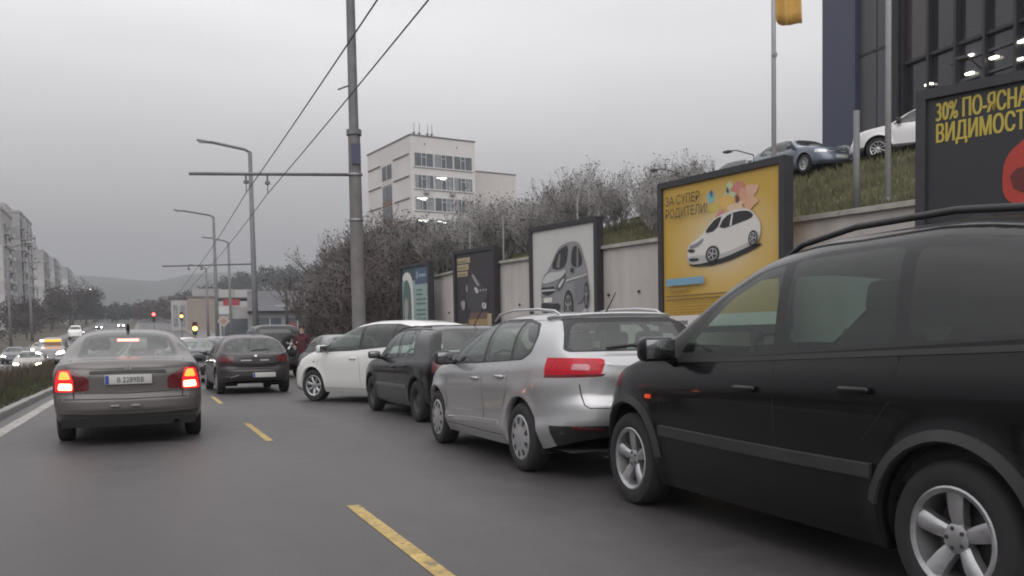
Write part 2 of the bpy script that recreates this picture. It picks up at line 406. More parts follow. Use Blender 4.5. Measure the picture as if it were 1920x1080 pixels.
def build_car(name, S, loc, heading, label, cat='car', group=None, body=None, detail=True, n_wheel=36):
    """heading: radians to the left of the road direction (+Y)"""
    L, W, wb, fo = S['L'], S['W'], S['wb'], S['fo']; hw = W/2
    root = empty(name, loc, R(90)+heading); tag(root, label, cat, group)
    top, belt, bot = pchip(S['top']), pchip(S['belt']), pchip(S.get('bot', [(0, .24), (.8, .20), (L-.8, .21), (L, .30)]))
    pf, pr, fr, rr = S.get('pf', 2.4), S.get('pr', 2.8), S.get('fr', .75), S.get('rr', .5)
    wf = pchip(S.get('plan', [(0, .95), (fr, .985), (L*.5, 1.0), (L-rr, .975), (L, .94)]))
    sideo = pchip(S.get('side', [(0, .035), (.10, .010), (.30, 0), (.68, .008), (.88, .03), (1, .075)]))
    fronto = pchip(S.get('front', [(0, .10), (.25, .05), (.5, .01), (.75, 0), (1, .10)]))
    rearo = pchip(S.get('rear', [(0, .05), (.3, .035), (.48, .03), (.53, 0), (.8, 0), (1, .07)]))
    st = 0.055 if detail else 0.11; na = 16 if detail else 9; K = 18 if detail else 9; M = 18 if detail else 9
    ring = []
    for k in range(na):
        a = (k/na)*math.pi/2; u = fr*(1-math.cos(a)**(2/pf)); ring.append((u, hw*wf(u)*math.sin(a)**(2/pf)))
    nm = int((L-rr-fr)/st)
    for k in range(nm+1):
        u = fr+(L-rr-fr)*k/nm; ring.append((u, hw*wf(u)))
    for k in range(1, na+1):
        a = math.pi/2*(1-k/na); u = L-rr*(1-math.cos(a)**(2/pr)); ring.append((u, hw*wf(u)*(math.sin(a)**(2/pr) if k < na else 0)))
    N = len(ring)
    nrm = []
    for i in range(N):
        a, b = ring[max(i-1, 0)], ring[min(i+1, N-1)]
        if i == 0: nrm.append((-1, 0)); continue
        if i == N-1: nrm.append((1, 0)); continue
        t = (b[0]-a[0], b[1]-a[1]); l = math.hypot(*t); nrm.append((-t[1]/l, t[0]/l))
    Rw = S['R']; Ra = S.get('Ra', Rw+0.065); wu = (fo, fo+wb); wz = Rw
    flare = S.get('flare', .012)
    bm = bmesh.new(); lay = bm.faces.layers.int.new('part'); reg = bm.faces.layers.int.new('reg')
    grid = []
    for k in range(K+1):
        t = k/K; row = []
        for i, (u, y) in enumerate(ring):
            nx, ny = nrm[i]; ws = abs(ny)**1.3; we = 1-ws
            o = ws*sideo(t)+we*(fronto(t) if nx < 0 else rearo(t))
            zb = belt(u); z = zb+(bot(u)-zb)*t
            pu, py = u-nx*o, max(0.0, y-ny*o)
            if ny > .8:
                for cu in wu:
                    d = math.hypot(pu-cu, z-wz)-Ra
                    if -.08 < d < .16: py += flare*math.exp(-(max(d, 0)/.055)**2)
            if i in (0, N-1): py = 0
            row.append(bm.verts.new((pu, py, z)))
        grid.append(row)
    hg = max(top(u)-belt(u) for u, _ in ring); lean = S.get('lean', .17); nn = S.get('n', 4.2); nh = S.get('nh', 3.0)
    up = [grid[0]]
    for j in range(1, M+1):
        ph = math.pi/2*j/M; row = []
        for i in range(N):
            v0 = grid[0][i].co; u, yb, zb = v0.x, v0.y, v0.z
            zt = max(top(ring[i][0]), zb+.004); hf = min(1, (zt-zb)/hg)
            ne = nh+(nn-nh)*hf
            b = math.sin(ph)**(2/ne); a = math.cos(ph)**(2/ne) if j < M else 0
            row.append(bm.verts.new((u, yb*a*(1-lean*b*hf), zb+(zt-zb)*b)))
        up.append(row)
    def q(a, b, c, d, r_):
        vs = []
        for v in (a, b, c, d):
            if v not in vs: vs.append(v)
        try: f = bm.faces.new(vs); f[reg] = r_
        except ValueError: pass
    for k in range(K):
        for i in range(N-1): q(grid[k][i], grid[k][i+1], grid[k+1][i+1], grid[k+1][i], 0)
    for j in range(M):
        for i in range(N-1): q(up[j+1][i], up[j+1][i+1], up[j][i+1], up[j][i], 1)
    bmesh.ops.remove_doubles(bm, verts=bm.verts, dist=1e-4)
    bmesh.ops.recalc_face_normals(bm, faces=bm.faces)
    c_ = sum((f.normal.y*(1 if f.calc_center_median().y > .3 else 0) for f in bm.faces))
    if c_ < 0: bmesh.ops.reverse_faces(bm, faces=bm.faces)
    bvh = BVHTree.FromBMesh(bm)
    C = Car(); C.root = root; C.S = S; C.L = L; C.hw = hw; C.detail = detail
    def X(p): return Vector((L/2-p[0], p[1], p[2]))
    C.X = X
    def hit(o, d):
        h_, n_, _, _ = bvh.ray_cast(Vector(o), Vector(d)); return (h_, n_) if h_ is not None else (None, None)
    def side(u, z):
        p, n_ = hit((u, 3, z), (0, -1, 0)); return (p, n_) if p else (Vector((u, hw, z)), Vector((0, 1, 0)))
    def rear(y, z):
        s = -1 if y < 0 else 1
        p, n_ = hit((L+2, abs(y)+1e-4, z), (-1, 0, 0))
        if p is None: p, n_ = Vector((L, abs(y), z)), Vector((1, 0, 0))
        return Vector((p.x, p.y*s, p.z)), Vector((n_.x, n_.y*s, n_.z))
    def front(y, z):
        s = -1 if y < 0 else 1
        p, n_ = hit((-2, abs(y)+1e-4, z), (1, 0, 0))
        if p is None: p, n_ = Vector((0, abs(y), z)), Vector((-1, 0, 0))
        return Vector((p.x, p.y*s, p.z)), Vector((n_.x, n_.y*s, n_.z))
    def topp(u, y):
        s = -1 if y < 0 else 1
        p, n_ = hit((u, abs(y)+1e-4, 4), (0, 0, -1))
        if p is None: p, n_ = Vector((u, abs(y), 1)), Vector((0, 0, 1))
        return Vector((p.x, p.y*s, p.z)), Vector((n_.x, n_.y*s, n_.z))
    C.side, C.rear, C.front, C.topp = side, rear, front, topp
    # ---- cut parts
    parts = []                      # (name, material, mirrored pair?)
    def part(nm_, mat, pair): parts.append((nm_, mat, pair)); return len(parts)
    upc = lambda c: c.z > belt(c.x)+.004
    # wheel arches
    for cu in wu:
        poly = [(cu+Ra*math.cos(2*math.pi*k/30), wz+Ra*math.sin(2*math.pi*k/30)) for k in range(30)]
        for f in cut(bm, poly, 'uz', lay, -1, lambda c: c.y > hw*.55 and c.z < belt(c.x)+.02): pass
    dead = [f for f in bm.faces if f[lay] == -1]
    bmesh.ops.delete(bm, geom=dead, context='FACES')
    ed = []
    for e_ in bm.edges:
        if e_.is_boundary and all(v.co.y > .3*hw for v in e_.verts):
            for cu in wu:
                if all(abs(math.hypot(v.co.x-cu, v.co.z-wz)-Ra) < .012 for v in e_.verts): ed.append(e_); break
    r_ = bmesh.ops.extrude_edge_only(bm, edges=ed)
    for v in r_['geom']:
        if isinstance(v, bmesh.types.BMVert): v.co.y -= .06
    # glazing
    if S.get('dlo'):
        pid = part('window_surround', S.get('dlomat', TRIM), True)
        cut(bm, S['dlo'], 'uz', lay, pid, upc)
    for nm_, poly, mat in S['windows']:
        cut(bm, poly, 'uz', lay, part(nm_, mat, True), upc)
    ws_ = S['screen']
    cut(bm, ws_, 'uy', lay, part('windscreen', S.get('g_front', G_CAR), False), upc)
    if S.get('rw_ax', 'yz') == 'yz':
        um = S['rw_u']
        if S.get('rw_trim'): cut(bm, S['rw_trim'], 'yz', lay, part('rear_window_surround', S.get('rw_trimmat', TRIM), False), lambda c: c.x > um and upc(c))
        cut(bm, S['rw'], 'yz', lay, part('rear_window', S.get('g_rear', G_BACK), False), lambda c: c.x > um and upc(c))
    else:
        um = S['rw_u']
        cut(bm, S['rw'], 'uy', lay, part('rear_window', S.get('g_rear', G_BACK), False), lambda c: c.x > um and upc(c))
    for it in S.get('lamps', []):
        nm_, poly, mat, ulim = it[:4]
        if ulim > 0: cond = lambda c, u_=ulim: c.x > u_
        else: cond = lambda c, u_=-ulim: c.x < u_
        # a straight cut first, so that the lamp ends cleanly on the flank
        es = set(); vs = set(); fs = [f for f in bm.faces if min(v.co.x for v in f.verts) < abs(ulim) < max(v.co.x for v in f.verts)]
        for f in fs: es.update(f.edges); vs.update(f.verts)
        if fs: bmesh.ops.bisect_plane(bm, geom=fs+list(es)+list(vs), dist=2e-5, plane_co=(abs(ulim), 0, 0), plane_no=(1, 0, 0))
        cut(bm, poly, 'yz', lay, part(nm_, mat, it[4] if len(it) > 4 else True), cond)
    for nm_, poly, mat, ax, cnd, pair in S.get('areas', []):
        cut(bm, poly, ax, lay, part(nm_, mat, pair), cnd)
    # ---- split into objects
    bm.normal_update()
    groups = {}
    for f in bm.faces: groups.setdefault(f[lay], []).append(f)
    bodym = body
    def emit_mesh(nm_, faces, mat, sides, off=0.0, ang=32):
        b2 = bmesh.new(); vm = {}
        for sd in sides:
            for f in faces:
                vs = []
                for v in f.verts:
                    key = (v.index, sd if v.co.y > 1e-4 else 0)
                    if key not in vm:
                        c = v.co + v.normal*off
                        vm[key] = b2.verts.new(X((c.x, c.y*sd, c.z)))
                    vs.append(vm[key])
                if sd < 0: vs.reverse()
                # X flips handedness once
                try: b2.faces.new(list(reversed(vs)))
                except ValueError: pass
        return bm_obj(nm_, b2, mat, root, angle=ang)
    bm.verts.index_update()
    emit_mesh('body', groups.get(0, []), bodym, (1, -1), ang=S.get('crease', 24))
    for k, (nm_, mat, pair) in enumerate(parts):
        fs = groups.get(k+1, [])
        if not fs: continue
        if pair:
            for sd in (1, -1): emit_mesh(nm_, fs, mat, (sd,))
        else: emit_mesh(nm_, fs, mat, (1, -1))
    if detail and S.get('liner', True):
        # inner lining of pillars and roof, 3 cm inside the shell
        gl = {k+1 for k, p_ in enumerate(parts) if p_[0] in ('windscreen', 'rear_window') or p_[0].startswith('side_window')}
        fs = [f for f in bm.faces if f[reg] == 1 and f[lay] not in gl and f.calc_center_median().z > belt(f.calc_center_median().x)+.03 and fo*.9 < f.calc_center_median().x < L-.1]
        emit_mesh('headlining', fs, LIN if S.get('light_liner') else INT, (1, -1), off=-.03)
    bm.free()
    # ---- underbody with wheel wells
    ub = MB(); zf = bot(L/2)+.05
    ub.add([X((.15, -hw*.82, zf)), X((L-.12, -hw*.82, zf)), X((L-.12, hw*.82, zf)), X((.15, hw*.82, zf))], [(0, 1, 2, 3)])
    for cu in wu:
        for sd in (1, -1):
            n = 14; vs = []
            for k in range(n+1):
                a = math.pi*k/n*1.2-math.pi*.1
                for yy in (hw*.97-.03, .40): vs.append(X((cu+(Ra+.004)*math.cos(a), yy*sd, wz+(Ra+.004)*math.sin(a))))
            c0 = len(vs); vs.append(X((cu, .40*sd, wz)))
            fs = [(2*k, 2*k+1, 2*k+3, 2*k+2) for k in range(n)]+[(2*k+1, c0, 2*k+3) for k in range(n)]
            ub.add(vs, fs)
    ub.build('underbody', UND, root)
    # floor tub so one cannot look through at sill height
    # ---- wheels
    tw = S.get('tw', .195)
    for m, cu in enumerate(wu):
        for sd in (1, -1):
            add_wheel(root, X((cu, (hw-.018-tw/2)*sd, Rw)), Rw, S.get('rim', Rw*.63), tw, S.get('wheel', 'cap'), steer=S.get('steer', 0) if m == 0 else 0, side=sd, n=n_wheel)
    if detail:
        # ---- cabin
        zs = belt(L/2)-.52
        ds = S.get('dash', S['screen'][0][0]+.35)
        cab = MB(); y_ = hw*.86
        cab.box(tuple(X((L-.25, -y_, zs-.02))), tuple(X((ds-.2, y_, zs+.01))))
        cab.build('cabin_floor', INT, root)
        rbox('dashboard', (.5, hw*1.62, .34), X((ds, 0, belt(ds)-.16)), INT, root, .08)
        for sd in (1, -1): seat(root, L/2-S.get('seat1', ds+1.0), .36*sd, zs+.10)
        for yy in (.36, 0, -.36): seat(root, L/2-S.get('seat2', ds+1.78), yy, zs+.08, .40, .50, S.get('rear_rests', True))
        sw = MB(); p0 = X((ds+.42, .36, belt(ds)+.0))
        sw.tube([(p0.x+.07*math.sin(a), p0.y+.18*math.cos(a), p0.z+.17*math.sin(a)) for a in [2*math.pi*k/20 for k in range(21)]], .014, 6, False)
        sw.build('steering_wheel', INT, root, smooth=True)
        if S.get('door_card', True):
            for sd in (1, -1):
                dc = MB()
                us = [ds-.1+(L-.35-ds)*k/10 for k in range(11)]
                vs = []
                for u in us: vs += [X((u, (hw*wf(u)-.10)*sd, zs)), X((u, (hw*wf(u)-.085)*sd, belt(u)-.005))]
                dc.add(vs, [(2*k, 2*k+1, 2*k+3, 2*k+2) for k in range(10)])
                dc.build('door_lining', INT, root)
    return C

def strip(C, name, pts, proj, width, thick, mat, parent=None, step=.06, both=True):
    """a thin strip laid on the skin: seams, mouldings, handles' recess lines"""
    P = []
    for a, b in zip(pts[:-1], pts[1:]):
        n = max(1, int(math.hypot(b[0]-a[0], b[1]-a[1])/step))
        P += [(a[0]+(b[0]-a[0])*k/n, a[1]+(b[1]-a[1])*k/n) for k in range(n)]
    P.append(pts[-1])
    fn = {'uz': C.side, 'yz': C.rear, 'fz': C.front, 'uy': C.topp}[proj]
    S3 = [fn(*p) for p in P]
    sides = (1, -1) if both else (1,)
    for sd in sides:
        vs, fs = [], []
        for i, (p, n_) in enumerate(S3):
            t = S3[min(i+1, len(S3)-1)][0]-S3[max(i-1, 0)][0]
            t = t.normalized() if t.length > 1e-7 else Vector((1, 0, 0))
            b = t.cross(n_).normalized()
            for q in (b*(width/2)-n_*.004, b*(width/2)*.86+n_*thick, -b*(width/2)*.86+n_*thick, -b*(width/2)-n_*.004):
                c = p+q; vs.append(C.X((c.x, c.y*sd, c.z)))
        for i in range(len(S3)-1):
            for m in range(3): fs.append((4*i+m, 4*i+m+1, 4*i+m+5, 4*i+m+4))
        m_ = len(vs)-4; fs += [(3, 2, 1, 0), (m_, m_+1, m_+2, m_+3)]
        mb = MB().add(vs, fs); mb.build(name, mat, parent or C.root, angle=45)

def door_mirror(C, u, z, mat, sz=(.12, .20, .14), out_=.10, drop=0.0):
    for sd in (1, -1):
        p, n_ = C.side(u, z)
        m = empty('door_mirror', C.X((p.x, (p.y+out_)*sd, z+.04)), 0, C.root)
        rbox('mirror_housing', sz, (0, sd*.03, 0), mat, m, min(sz)*.32, rot=(0, 0, R(-8*sd)), seg=3)
        rbox('mirror_face', (.006, sz[1]*.84, sz[2]*.78), (-sz[0]/2-.001, sd*.03, 0), MIR, m, .002, rot=(0, 0, R(-8*sd)))
        MB().tube([(0, -sd*(out_+.02), -.05-drop), (0, -sd*.02, -.04)], [.032, .024], 8).build('mirror_stalk', mat, m, smooth=True)

def handles(C, spots, mat):
    for u, z in spots:
        p, n_ = C.side(u, z)
        for sd in (1, -1):
            rbox('door_handle', (.19, .035, .032), C.X((p.x, (p.y+.012)*sd, z)), mat, C.root, .012, seg=2)

def plate(C, proj, y, z, text=None, w_=.52, h_=.112, lean=0.0):
    fn = C.rear if proj == 'yz' else C.front
    p, n_ = fn(y, z); s = 1 if proj == 'yz' else -1
    o = C.X((p.x+.014*s, y, z))
    pl = empty('number_plate', o, R(90)*-s, C.root) if False else None
    pl = rbox('number_plate', (w_, .012, h_), o, PLW, C.root, .004, rot=(R(lean), 0, R(-90) if s > 0 else R(90)))
    mesh('country_strip', [(-w_/2+.006, -.0075, -h_/2+.006), (-w_/2+.046, -.0075, -h_/2+.006), (-w_/2+.046, -.0075, h_/2-.006), (-w_/2+.006, -.0075, h_/2-.006)], [(0, 1, 2, 3)], PLB, pl)
    if text:
        t = text_mesh('plate_lettering', text, .088, INK, pl, (.022, -.0078, -.031), wide=.86)
    return pl
def text_mesh(name, s, size, mat, parent, loc, rot=(math.pi/2, 0, 0), align='CENTER', wide=1.0, depth=0.0, bold=0.0):
    cu = bpy.data.curves.new(name, 'FONT'); cu.body = s; cu.size = size; cu.align_x = align; cu.extrude = depth; cu.offset = bold; cu.resolution_u = 3
    t = bpy.data.objects.new(name, cu); COL.objects.link(t)
    bpy.context.view_layer.update()
    me = bpy.data.meshes.new_from_object(t.evaluated_get(bpy.context.evaluated_depsgraph_get()))
    bpy.data.objects.remove(t); bpy.data.curves.remove(cu)
    me.materials.clear(); me.materials.append(mat); me.name = name
    o = bpy.data.objects.new(name, me); link(o, parent)
    o.location = loc; o.rotation_euler = rot; o.scale = (wide, 1, 1)
    return o
# ------------------------------------------------------------------ car specifications
def mir(poly):      # half outline given for y>=0: keep as is (cars are built half and mirrored)
    return poly
SEDAN = dict(L=4.46, W=1.73, wb=2.55, fo=.88, R=.305, rim=.19, wheel='cap', tw=.19,
    top=[(0, .62), (.05, .69), (.3, .80), (1.0, .95), (1.12, .985), (1.85, 1.345), (2.2, 1.40), (2.7, 1.415), (3.05, 1.40), (3.3, 1.345), (3.92, 1.045), (4.02, 1.03), (4.34, 1.02), (4.42, .985), (4.46, .93)],
    belt=[(0, .60), (.3, .69), (1, .86), (2, .90), (3.2, .925), (4.0, .945), (4.30, .94), (4.46, .90)],
    bot=[(0, .24), (.8, .20), (3.6, .21), (4.2, .30), (4.46, .33)], pr=3.2, rr=.42,
    rear=[(0, .04), (.12, .022), (.50, .035), (.545, .034), (.57, .0), (.63, -.012), (.82, -.012), (.88, .012), (1, .06)],
    n=4.0, nh=3.2, lean=.2,
    dlo=rounded([(1.30, .93), (1.92, 1.285), (2.35, 1.345), (2.9, 1.34), (3.25, 1.27), (3.62, .985), (2.2, .945)], .05),
    windows=[('side_window_front', rounded([(1.42, .95), (1.96, 1.265), (2.30, 1.325), (2.32, .965)], .03, 2), G_CAR),
             ('side_window_rear', rounded([(2.37, .965), (2.36, 1.325), (2.88, 1.32), (3.15, 1.26), (3.42, .99)], .03, 2), G_CAR)],
    screen=[(1.14, 0), (1.22, .62), (1.80, .53), (1.84, 0)], dash=1.5,
    rw_ax='uy', rw_u=3.0, rw=[(3.24, -.01), (3.27, .40), (3.31, .50), (3.80, .585), (3.87, .54), (3.885, .3), (3.89, -.01)], rear_rests=False, g_front=glass('sedan_screen', (.8, .84, .82)), g_rear=glass('sedan_rear_glass', (.74, .80, .76), film=.16))
WAGON = dict(L=4.23, W=1.70, wb=2.47, fo=.86, R=.305, rim=.205, wheel='cap', tw=.195, flare=.016,
    top=[(0, .60), (.06, .68), (.35, .80), (.92, .95), (1.05, .99), (1.75, 1.315), (2.05, 1.395), (2.5, 1.435), (3.1, 1.43), (3.55, 1.405), (3.76, 1.378), (3.82, 1.345), (3.98, 1.14), (4.06, 1.055), (4.17, 1.01), (4.23, .95)],
    belt=[(0, .58), (.3, .68), (1, .87), (2, .915), (3.0, .955), (3.7, .995), (4.1, .995), (4.23, .93)],
    bot=[(0, .22), (.8, .19), (3.4, .20), (4.0, .30), (4.23, .36)], pr=2.7, rr=.62, fr=.85,
    side=[(0, .035), (.08, .016), (.16, .012), (.30, .0), (.45, .012), (.62, .018), (.78, .004), (.86, .022), (1, .07)],
    rear=[(0, .05), (.15, .04), (.30, .055), (.45, .045), (.52, .0), (.60, -.012), (.80, .0), (.85, .03), (1, .10)],
    n=4.0, lean=.19,
    dlo=rounded([(1.22, .925), (1.72, 1.235), (2.05, 1.345), (2.5, 1.378), (3.0, 1.37), (3.40, 1.315), (3.54, 1.21), (3.50, 1.06), (3.34, .995), (2.2, .945)], .05),
    windows=[('side_window_front', rounded([(1.40, .955), (1.76, 1.21), (2.07, 1.325), (2.30, 1.35), (2.34, .97)], .03, 2), G_CAR),
             ('side_window_rear', rounded([(2.41, .972), (2.37, 1.355), (2.6, 1.36), (2.98, 1.35), (3.04, .995)], .03, 2), G_CAR),
             ('side_window_quarter', rounded([(3.10, 1.0), (3.05, 1.345), (3.36, 1.30), (3.50, 1.20), (3.46, 1.07), (3.34, 1.018)], .04, 2), G_CAR)],
    screen=[(1.08, 0), (1.16, .62), (1.78, .54), (1.82, 0)], dash=1.45,
    rw_u=3.55, rw_trim=rounded([(-.3, 1.365), (.545, 1.352), (.60, 1.29), (.675, 1.085), (.64, 1.065), (-.3, 1.065)], .03),
    rw=rounded([(-.3, 1.315), (.50, 1.31), (.555, 1.27), (.635, 1.095), (.60, 1.08), (-.3, 1.08)], .03),
    g_rear=glass('wagon_rear_glass', (.62, .74, .68), film=.09),
    lamps=[('tail_light', rounded([(.38, 1.01), (.86, 1.025), (.92, .93), (.86, .85), (.44, .86)], .04, 2), RED, 3.80),
           ('tail_light_edge', rounded([(.395, .885), (.42, .862), (.86, .852), (.88, .875), (.44, .885)], .01, 1), REDD, 3.80),
           ('reversing_lamp', rounded([(.52, .915), (.52, .965), (.64, .97), (.66, .92)], .02, 2), simple('reversing_lens', (.50, .20, .22), .15, coat=.4), 3.80),
           ('bumper_valance', [(-.1, .25), (1.2, .25), (1.2, .455), (-.1, .455)], TRIM, 3.86, False)]    )
VAN = dict(L=4.32, W=1.75, wb=2.694, fo=.84, R=.315, rim=.215, wheel='five', tw=.205, flare=.022, Ra=.385,
    top=[(0, .64), (.05, .74), (.35, .885), (.82, 1.0), (.98, 1.06), (1.82, 1.505), (2.12, 1.60), (2.55, 1.645), (3.2, 1.65), (3.75, 1.585), (4.0, 1.53), (4.08, 1.47), (4.22, 1.12), (4.28, 1.0), (4.32, .92)],
    belt=[(0, .62), (.3, .75), (.9, .955), (2, 1.005), (3.2, 1.05), (4.0, 1.055), (4.25, 1.0), (4.32, .90)],
    bot=[(0, .22), (.8, .19), (3.4, .19), (4.1, .28), (4.32, .34)], pr=3.2, rr=.40, fr=.85,
    side=[(0, .035), (.08, .016), (.22, .0), (.50, .004), (.70, .012), (.86, .03), (1, .075)],
    n=5.6, lean=.14,
    dlo=rounded([(1.14, 1.0), (1.76, 1.36), (2.12, 1.50), (2.62, 1.555), (3.3, 1.55), (3.80, 1.49), (4.0, 1.24), (3.96, 1.12), (2.2, 1.035)], .06),
    windows=[('side_window_front', rounded([(1.46, 1.045), (1.86, 1.37), (2.15, 1.485), (2.34, 1.515), (2.38, 1.06)], .04, 2), glass('van_glass', (.52, .66, .59), film=.02)),
             ('side_window_rear', rounded([(2.47, 1.065), (2.42, 1.525), (3.0, 1.53), (3.16, 1.52), (3.20, 1.10)], .04, 2), glass('van_rear_glass', (.26, .40, .35), film=.012)),
             ('side_window_quarter', rounded([(3.28, 1.10), (3.24, 1.515), (3.74, 1.465), (3.92, 1.25), (3.90, 1.14)], .06, 2), glass('van_privacy_glass', (.05, .055, .055), film=.008))],
    screen=[(1.0, 0), (1.08, .66), (1.82, .55), (1.87, 0)], dash=1.38, seat1=2.36, seat2=3.10,
    rw_u=3.9, rw=rounded([(-.3, 1.45), (.50, 1.44), (.62, 1.12), (-.3, 1.10)], .04), g_rear=G_TINT,
    lamps=[('tail_light', rounded([(.66, 1.05), (1, 1.10), (1, .62), (.66, .66)], .03, 2), REDD, 4.05),
           ('headlight', rounded([(.42, .60), (.50, .72), (1, .84), (1, .66)], .04, 2), CLR, -.42)])
MPV = dict(L=4.35, W=1.82, wb=2.66, fo=.94, R=.32, rim=.21, wheel='seven', tw=.205, steer=R(9), flare=.014, Ra=.385,
    top=[(0, .60), (.06, .70), (.40, .90), (.85, 1.02), (1.0, 1.08), (1.75, 1.435), (2.1, 1.545), (2.6, 1.595), (3.2, 1.59), (3.7, 1.54), (3.95, 1.48), (4.05, 1.42), (4.2, 1.12), (4.28, 1.0), (4.35, .92)],
    belt=[(0, .58), (.3, .70), (.9, .94), (2, .985), (3.2, 1.045), (4.0, 1.07), (4.25, 1.0), (4.35, .90)],
    pr=3.0, rr=.45, fr=.72, pf=3.0, n=4.2, lean=.18,
    dlo=rounded([(.98, .985), (1.62, 1.325), (2.02, 1.465), (2.6, 1.525), (3.3, 1.515), (3.80, 1.43), (3.95, 1.27), (3.85, 1.12), (2.2, 1.015)], .05),
    windows=[('side_window_quarter', rounded([(1.04, 1.005), (1.36, 1.165), (1.37, 1.015)], .02, 2), G_CAR),
             ('side_window_front', rounded([(1.45, 1.02), (1.46, 1.215), (1.68, 1.335), (2.04, 1.45), (2.34, 1.49), (2.38, 1.04)], .03, 2), glass('mpv_glass', (.58, .74, .66))),
             ('side_window_rear', rounded([(2.46, 1.045), (2.42, 1.495), (2.8, 1.505), (3.26, 1.49), (3.30, 1.09)], .03, 2), G_TINT),
             ('side_window_boot', rounded([(3.36, 1.10), (3.32, 1.485), (3.76, 1.41), (3.90, 1.27), (3.82, 1.14)], .04, 2), G_TINT)],
    screen=[(1.02, 0), (1.10, .68), (1.72, .56), (1.77, 0)], dash=1.45,
    rw_u=3.85, rw=rounded([(-.3, 1.40), (.50, 1.39), (.62, 1.12), (-.3, 1.10)], .04), g_rear=G_TINT,
    lamps=[('tail_light', rounded([(.66, 1.05), (1, 1.15), (1, .66), (.66, .72)], .03, 2), RED, 4.05),
           ('headlight', rounded([(.40, .64), (.48, .76), (1, .88), (1, .72)], .04, 2), CLR, -.50)])
BOXY = dict(L=4.05, W=1.70, wb=2.475, fo=.80, R=.305, rim=.185, wheel='steel', tw=.19, Ra=.365, flare=.01,
    top=[(0, .66), (.04, .74), (.3, .83), (1.0, .93), (1.12, .96), (1.68, 1.335), (1.95, 1.40), (2.5, 1.425), (3.2, 1.405), (3.52, 1.365), (3.60, 1.33), (3.88, 1.0), (3.98, .95), (4.05, .90)],
    belt=[(0, .64), (.3, .73), (1, .875), (2, .895), (3.3, .925), (3.9, .92), (4.05, .86)],
    pr=3.6, rr=.36, fr=.6, pf=3.0, n=5.0, nh=3.6, lean=.16,
    dlo=rounded([(1.26, .91), (1.72, 1.285), (2.05, 1.345), (2.6, 1.36), (3.02, 1.34), (3.12, .96), (2.2, .92)], .04),
    windows=[('side_window_front', rounded([(1.36, .935), (1.76, 1.265), (2.06, 1.325), (2.26, 1.335), (2.30, .94)], .03, 2), G_CAR),
             ('side_window_rear', rounded([(2.36, .942), (2.32, 1.335), (2.62, 1.34), (2.80, 1.335), (2.86, .955)], .02, 2), G_CAR),
             ('side_window_quarter', rounded([(2.89, .957), (2.83, 1.333), (2.99, 1.325), (3.08, .975)], .02, 2), G_CAR)],
    screen=[(1.14, 0), (1.20, .64), (1.64, .57), (1.67, 0)], dash=1.45,
    rw_u=3.4, rw=rounded([(-.3, 1.33), (.52, 1.32), (.62, 1.01), (-.3, 1.0)], .04), g_rear=glass('boxy_rear_glass', (.66, .72, .70), film=.14),
    lamps=[('tail_light', rounded([(.52, .90), (1, .90), (1, .74), (.52, .74)], .03, 2), REDD, 3.88),
           ('headlight', rounded([(.40, .60), (.40, .72), (1, .74), (1, .60)], .03, 2), CLR, -.28)])
HATCH = dict(L=4.10, W=1.72, wb=2.54, fo=.86, R=.305, rim=.19, wheel='cap', tw=.19, flare=.014,
    top=[(0, .60), (.05, .68), (.3, .80), (1.0, .93), (1.12, .965), (1.8, 1.33), (2.1, 1.40), (2.6, 1.425), (3.2, 1.395), (3.5, 1.345), (3.58, 1.31), (3.88, 1.02), (4.0, .955), (4.06, .93), (4.10, .88)],
    belt=[(0, .58), (.3, .68), (1, .87), (2, .91), (3.2, .95), (3.8, .955), (4.02, .92), (4.10, .85)],
    bot=[(0, .22), (.8, .20), (3.3, .21), (3.9, .27), (4.10, .32)], pr=3.0, rr=.48,
    rear=[(0, .03), (.25, .02), (.42, .045), (.47, .04), (.52, -.012), (.80, -.012), (.88, .02), (1, .07)],
    n=4.2, lean=.23,
    dlo=rounded([(1.28, .925), (1.82, 1.275), (2.2, 1.35), (2.7, 1.36), (3.1, 1.32), (3.34, 1.06), (3.2, .985), (2.2, .94)], .05),
    windows=[('side_window_front', rounded([(1.40, .95), (1.86, 1.255), (2.2, 1.33), (2.36, 1.335), (2.42, .96)], .03, 2), G_CAR),
             ('side_window_rear', rounded([(2.48, .965), (2.43, 1.335), (2.7, 1.338), (3.04, 1.30), (3.26, 1.06), (3.18, 1.0)], .03, 2), G_CAR)],
    screen=[(1.14, 0), (1.22, .62), (1.77, .54), (1.81, 0)], dash=1.5,
    rw_u=3.4, rw=rounded([(-.3, 1.325), (.52, 1.315), (.66, .985), (.60, .965), (-.3, .965)], .04), g_rear=G_BACK,
    lamps=[('tail_light', rounded([(.50, .90), (1, .90), (1, .74), (.50, .76)], .03, 2), REDD, 3.80),
           ('headlight', rounded([(.42, .56), (.46, .66), (1, .76), (1, .62)], .03, 2), CLR, -.40)])
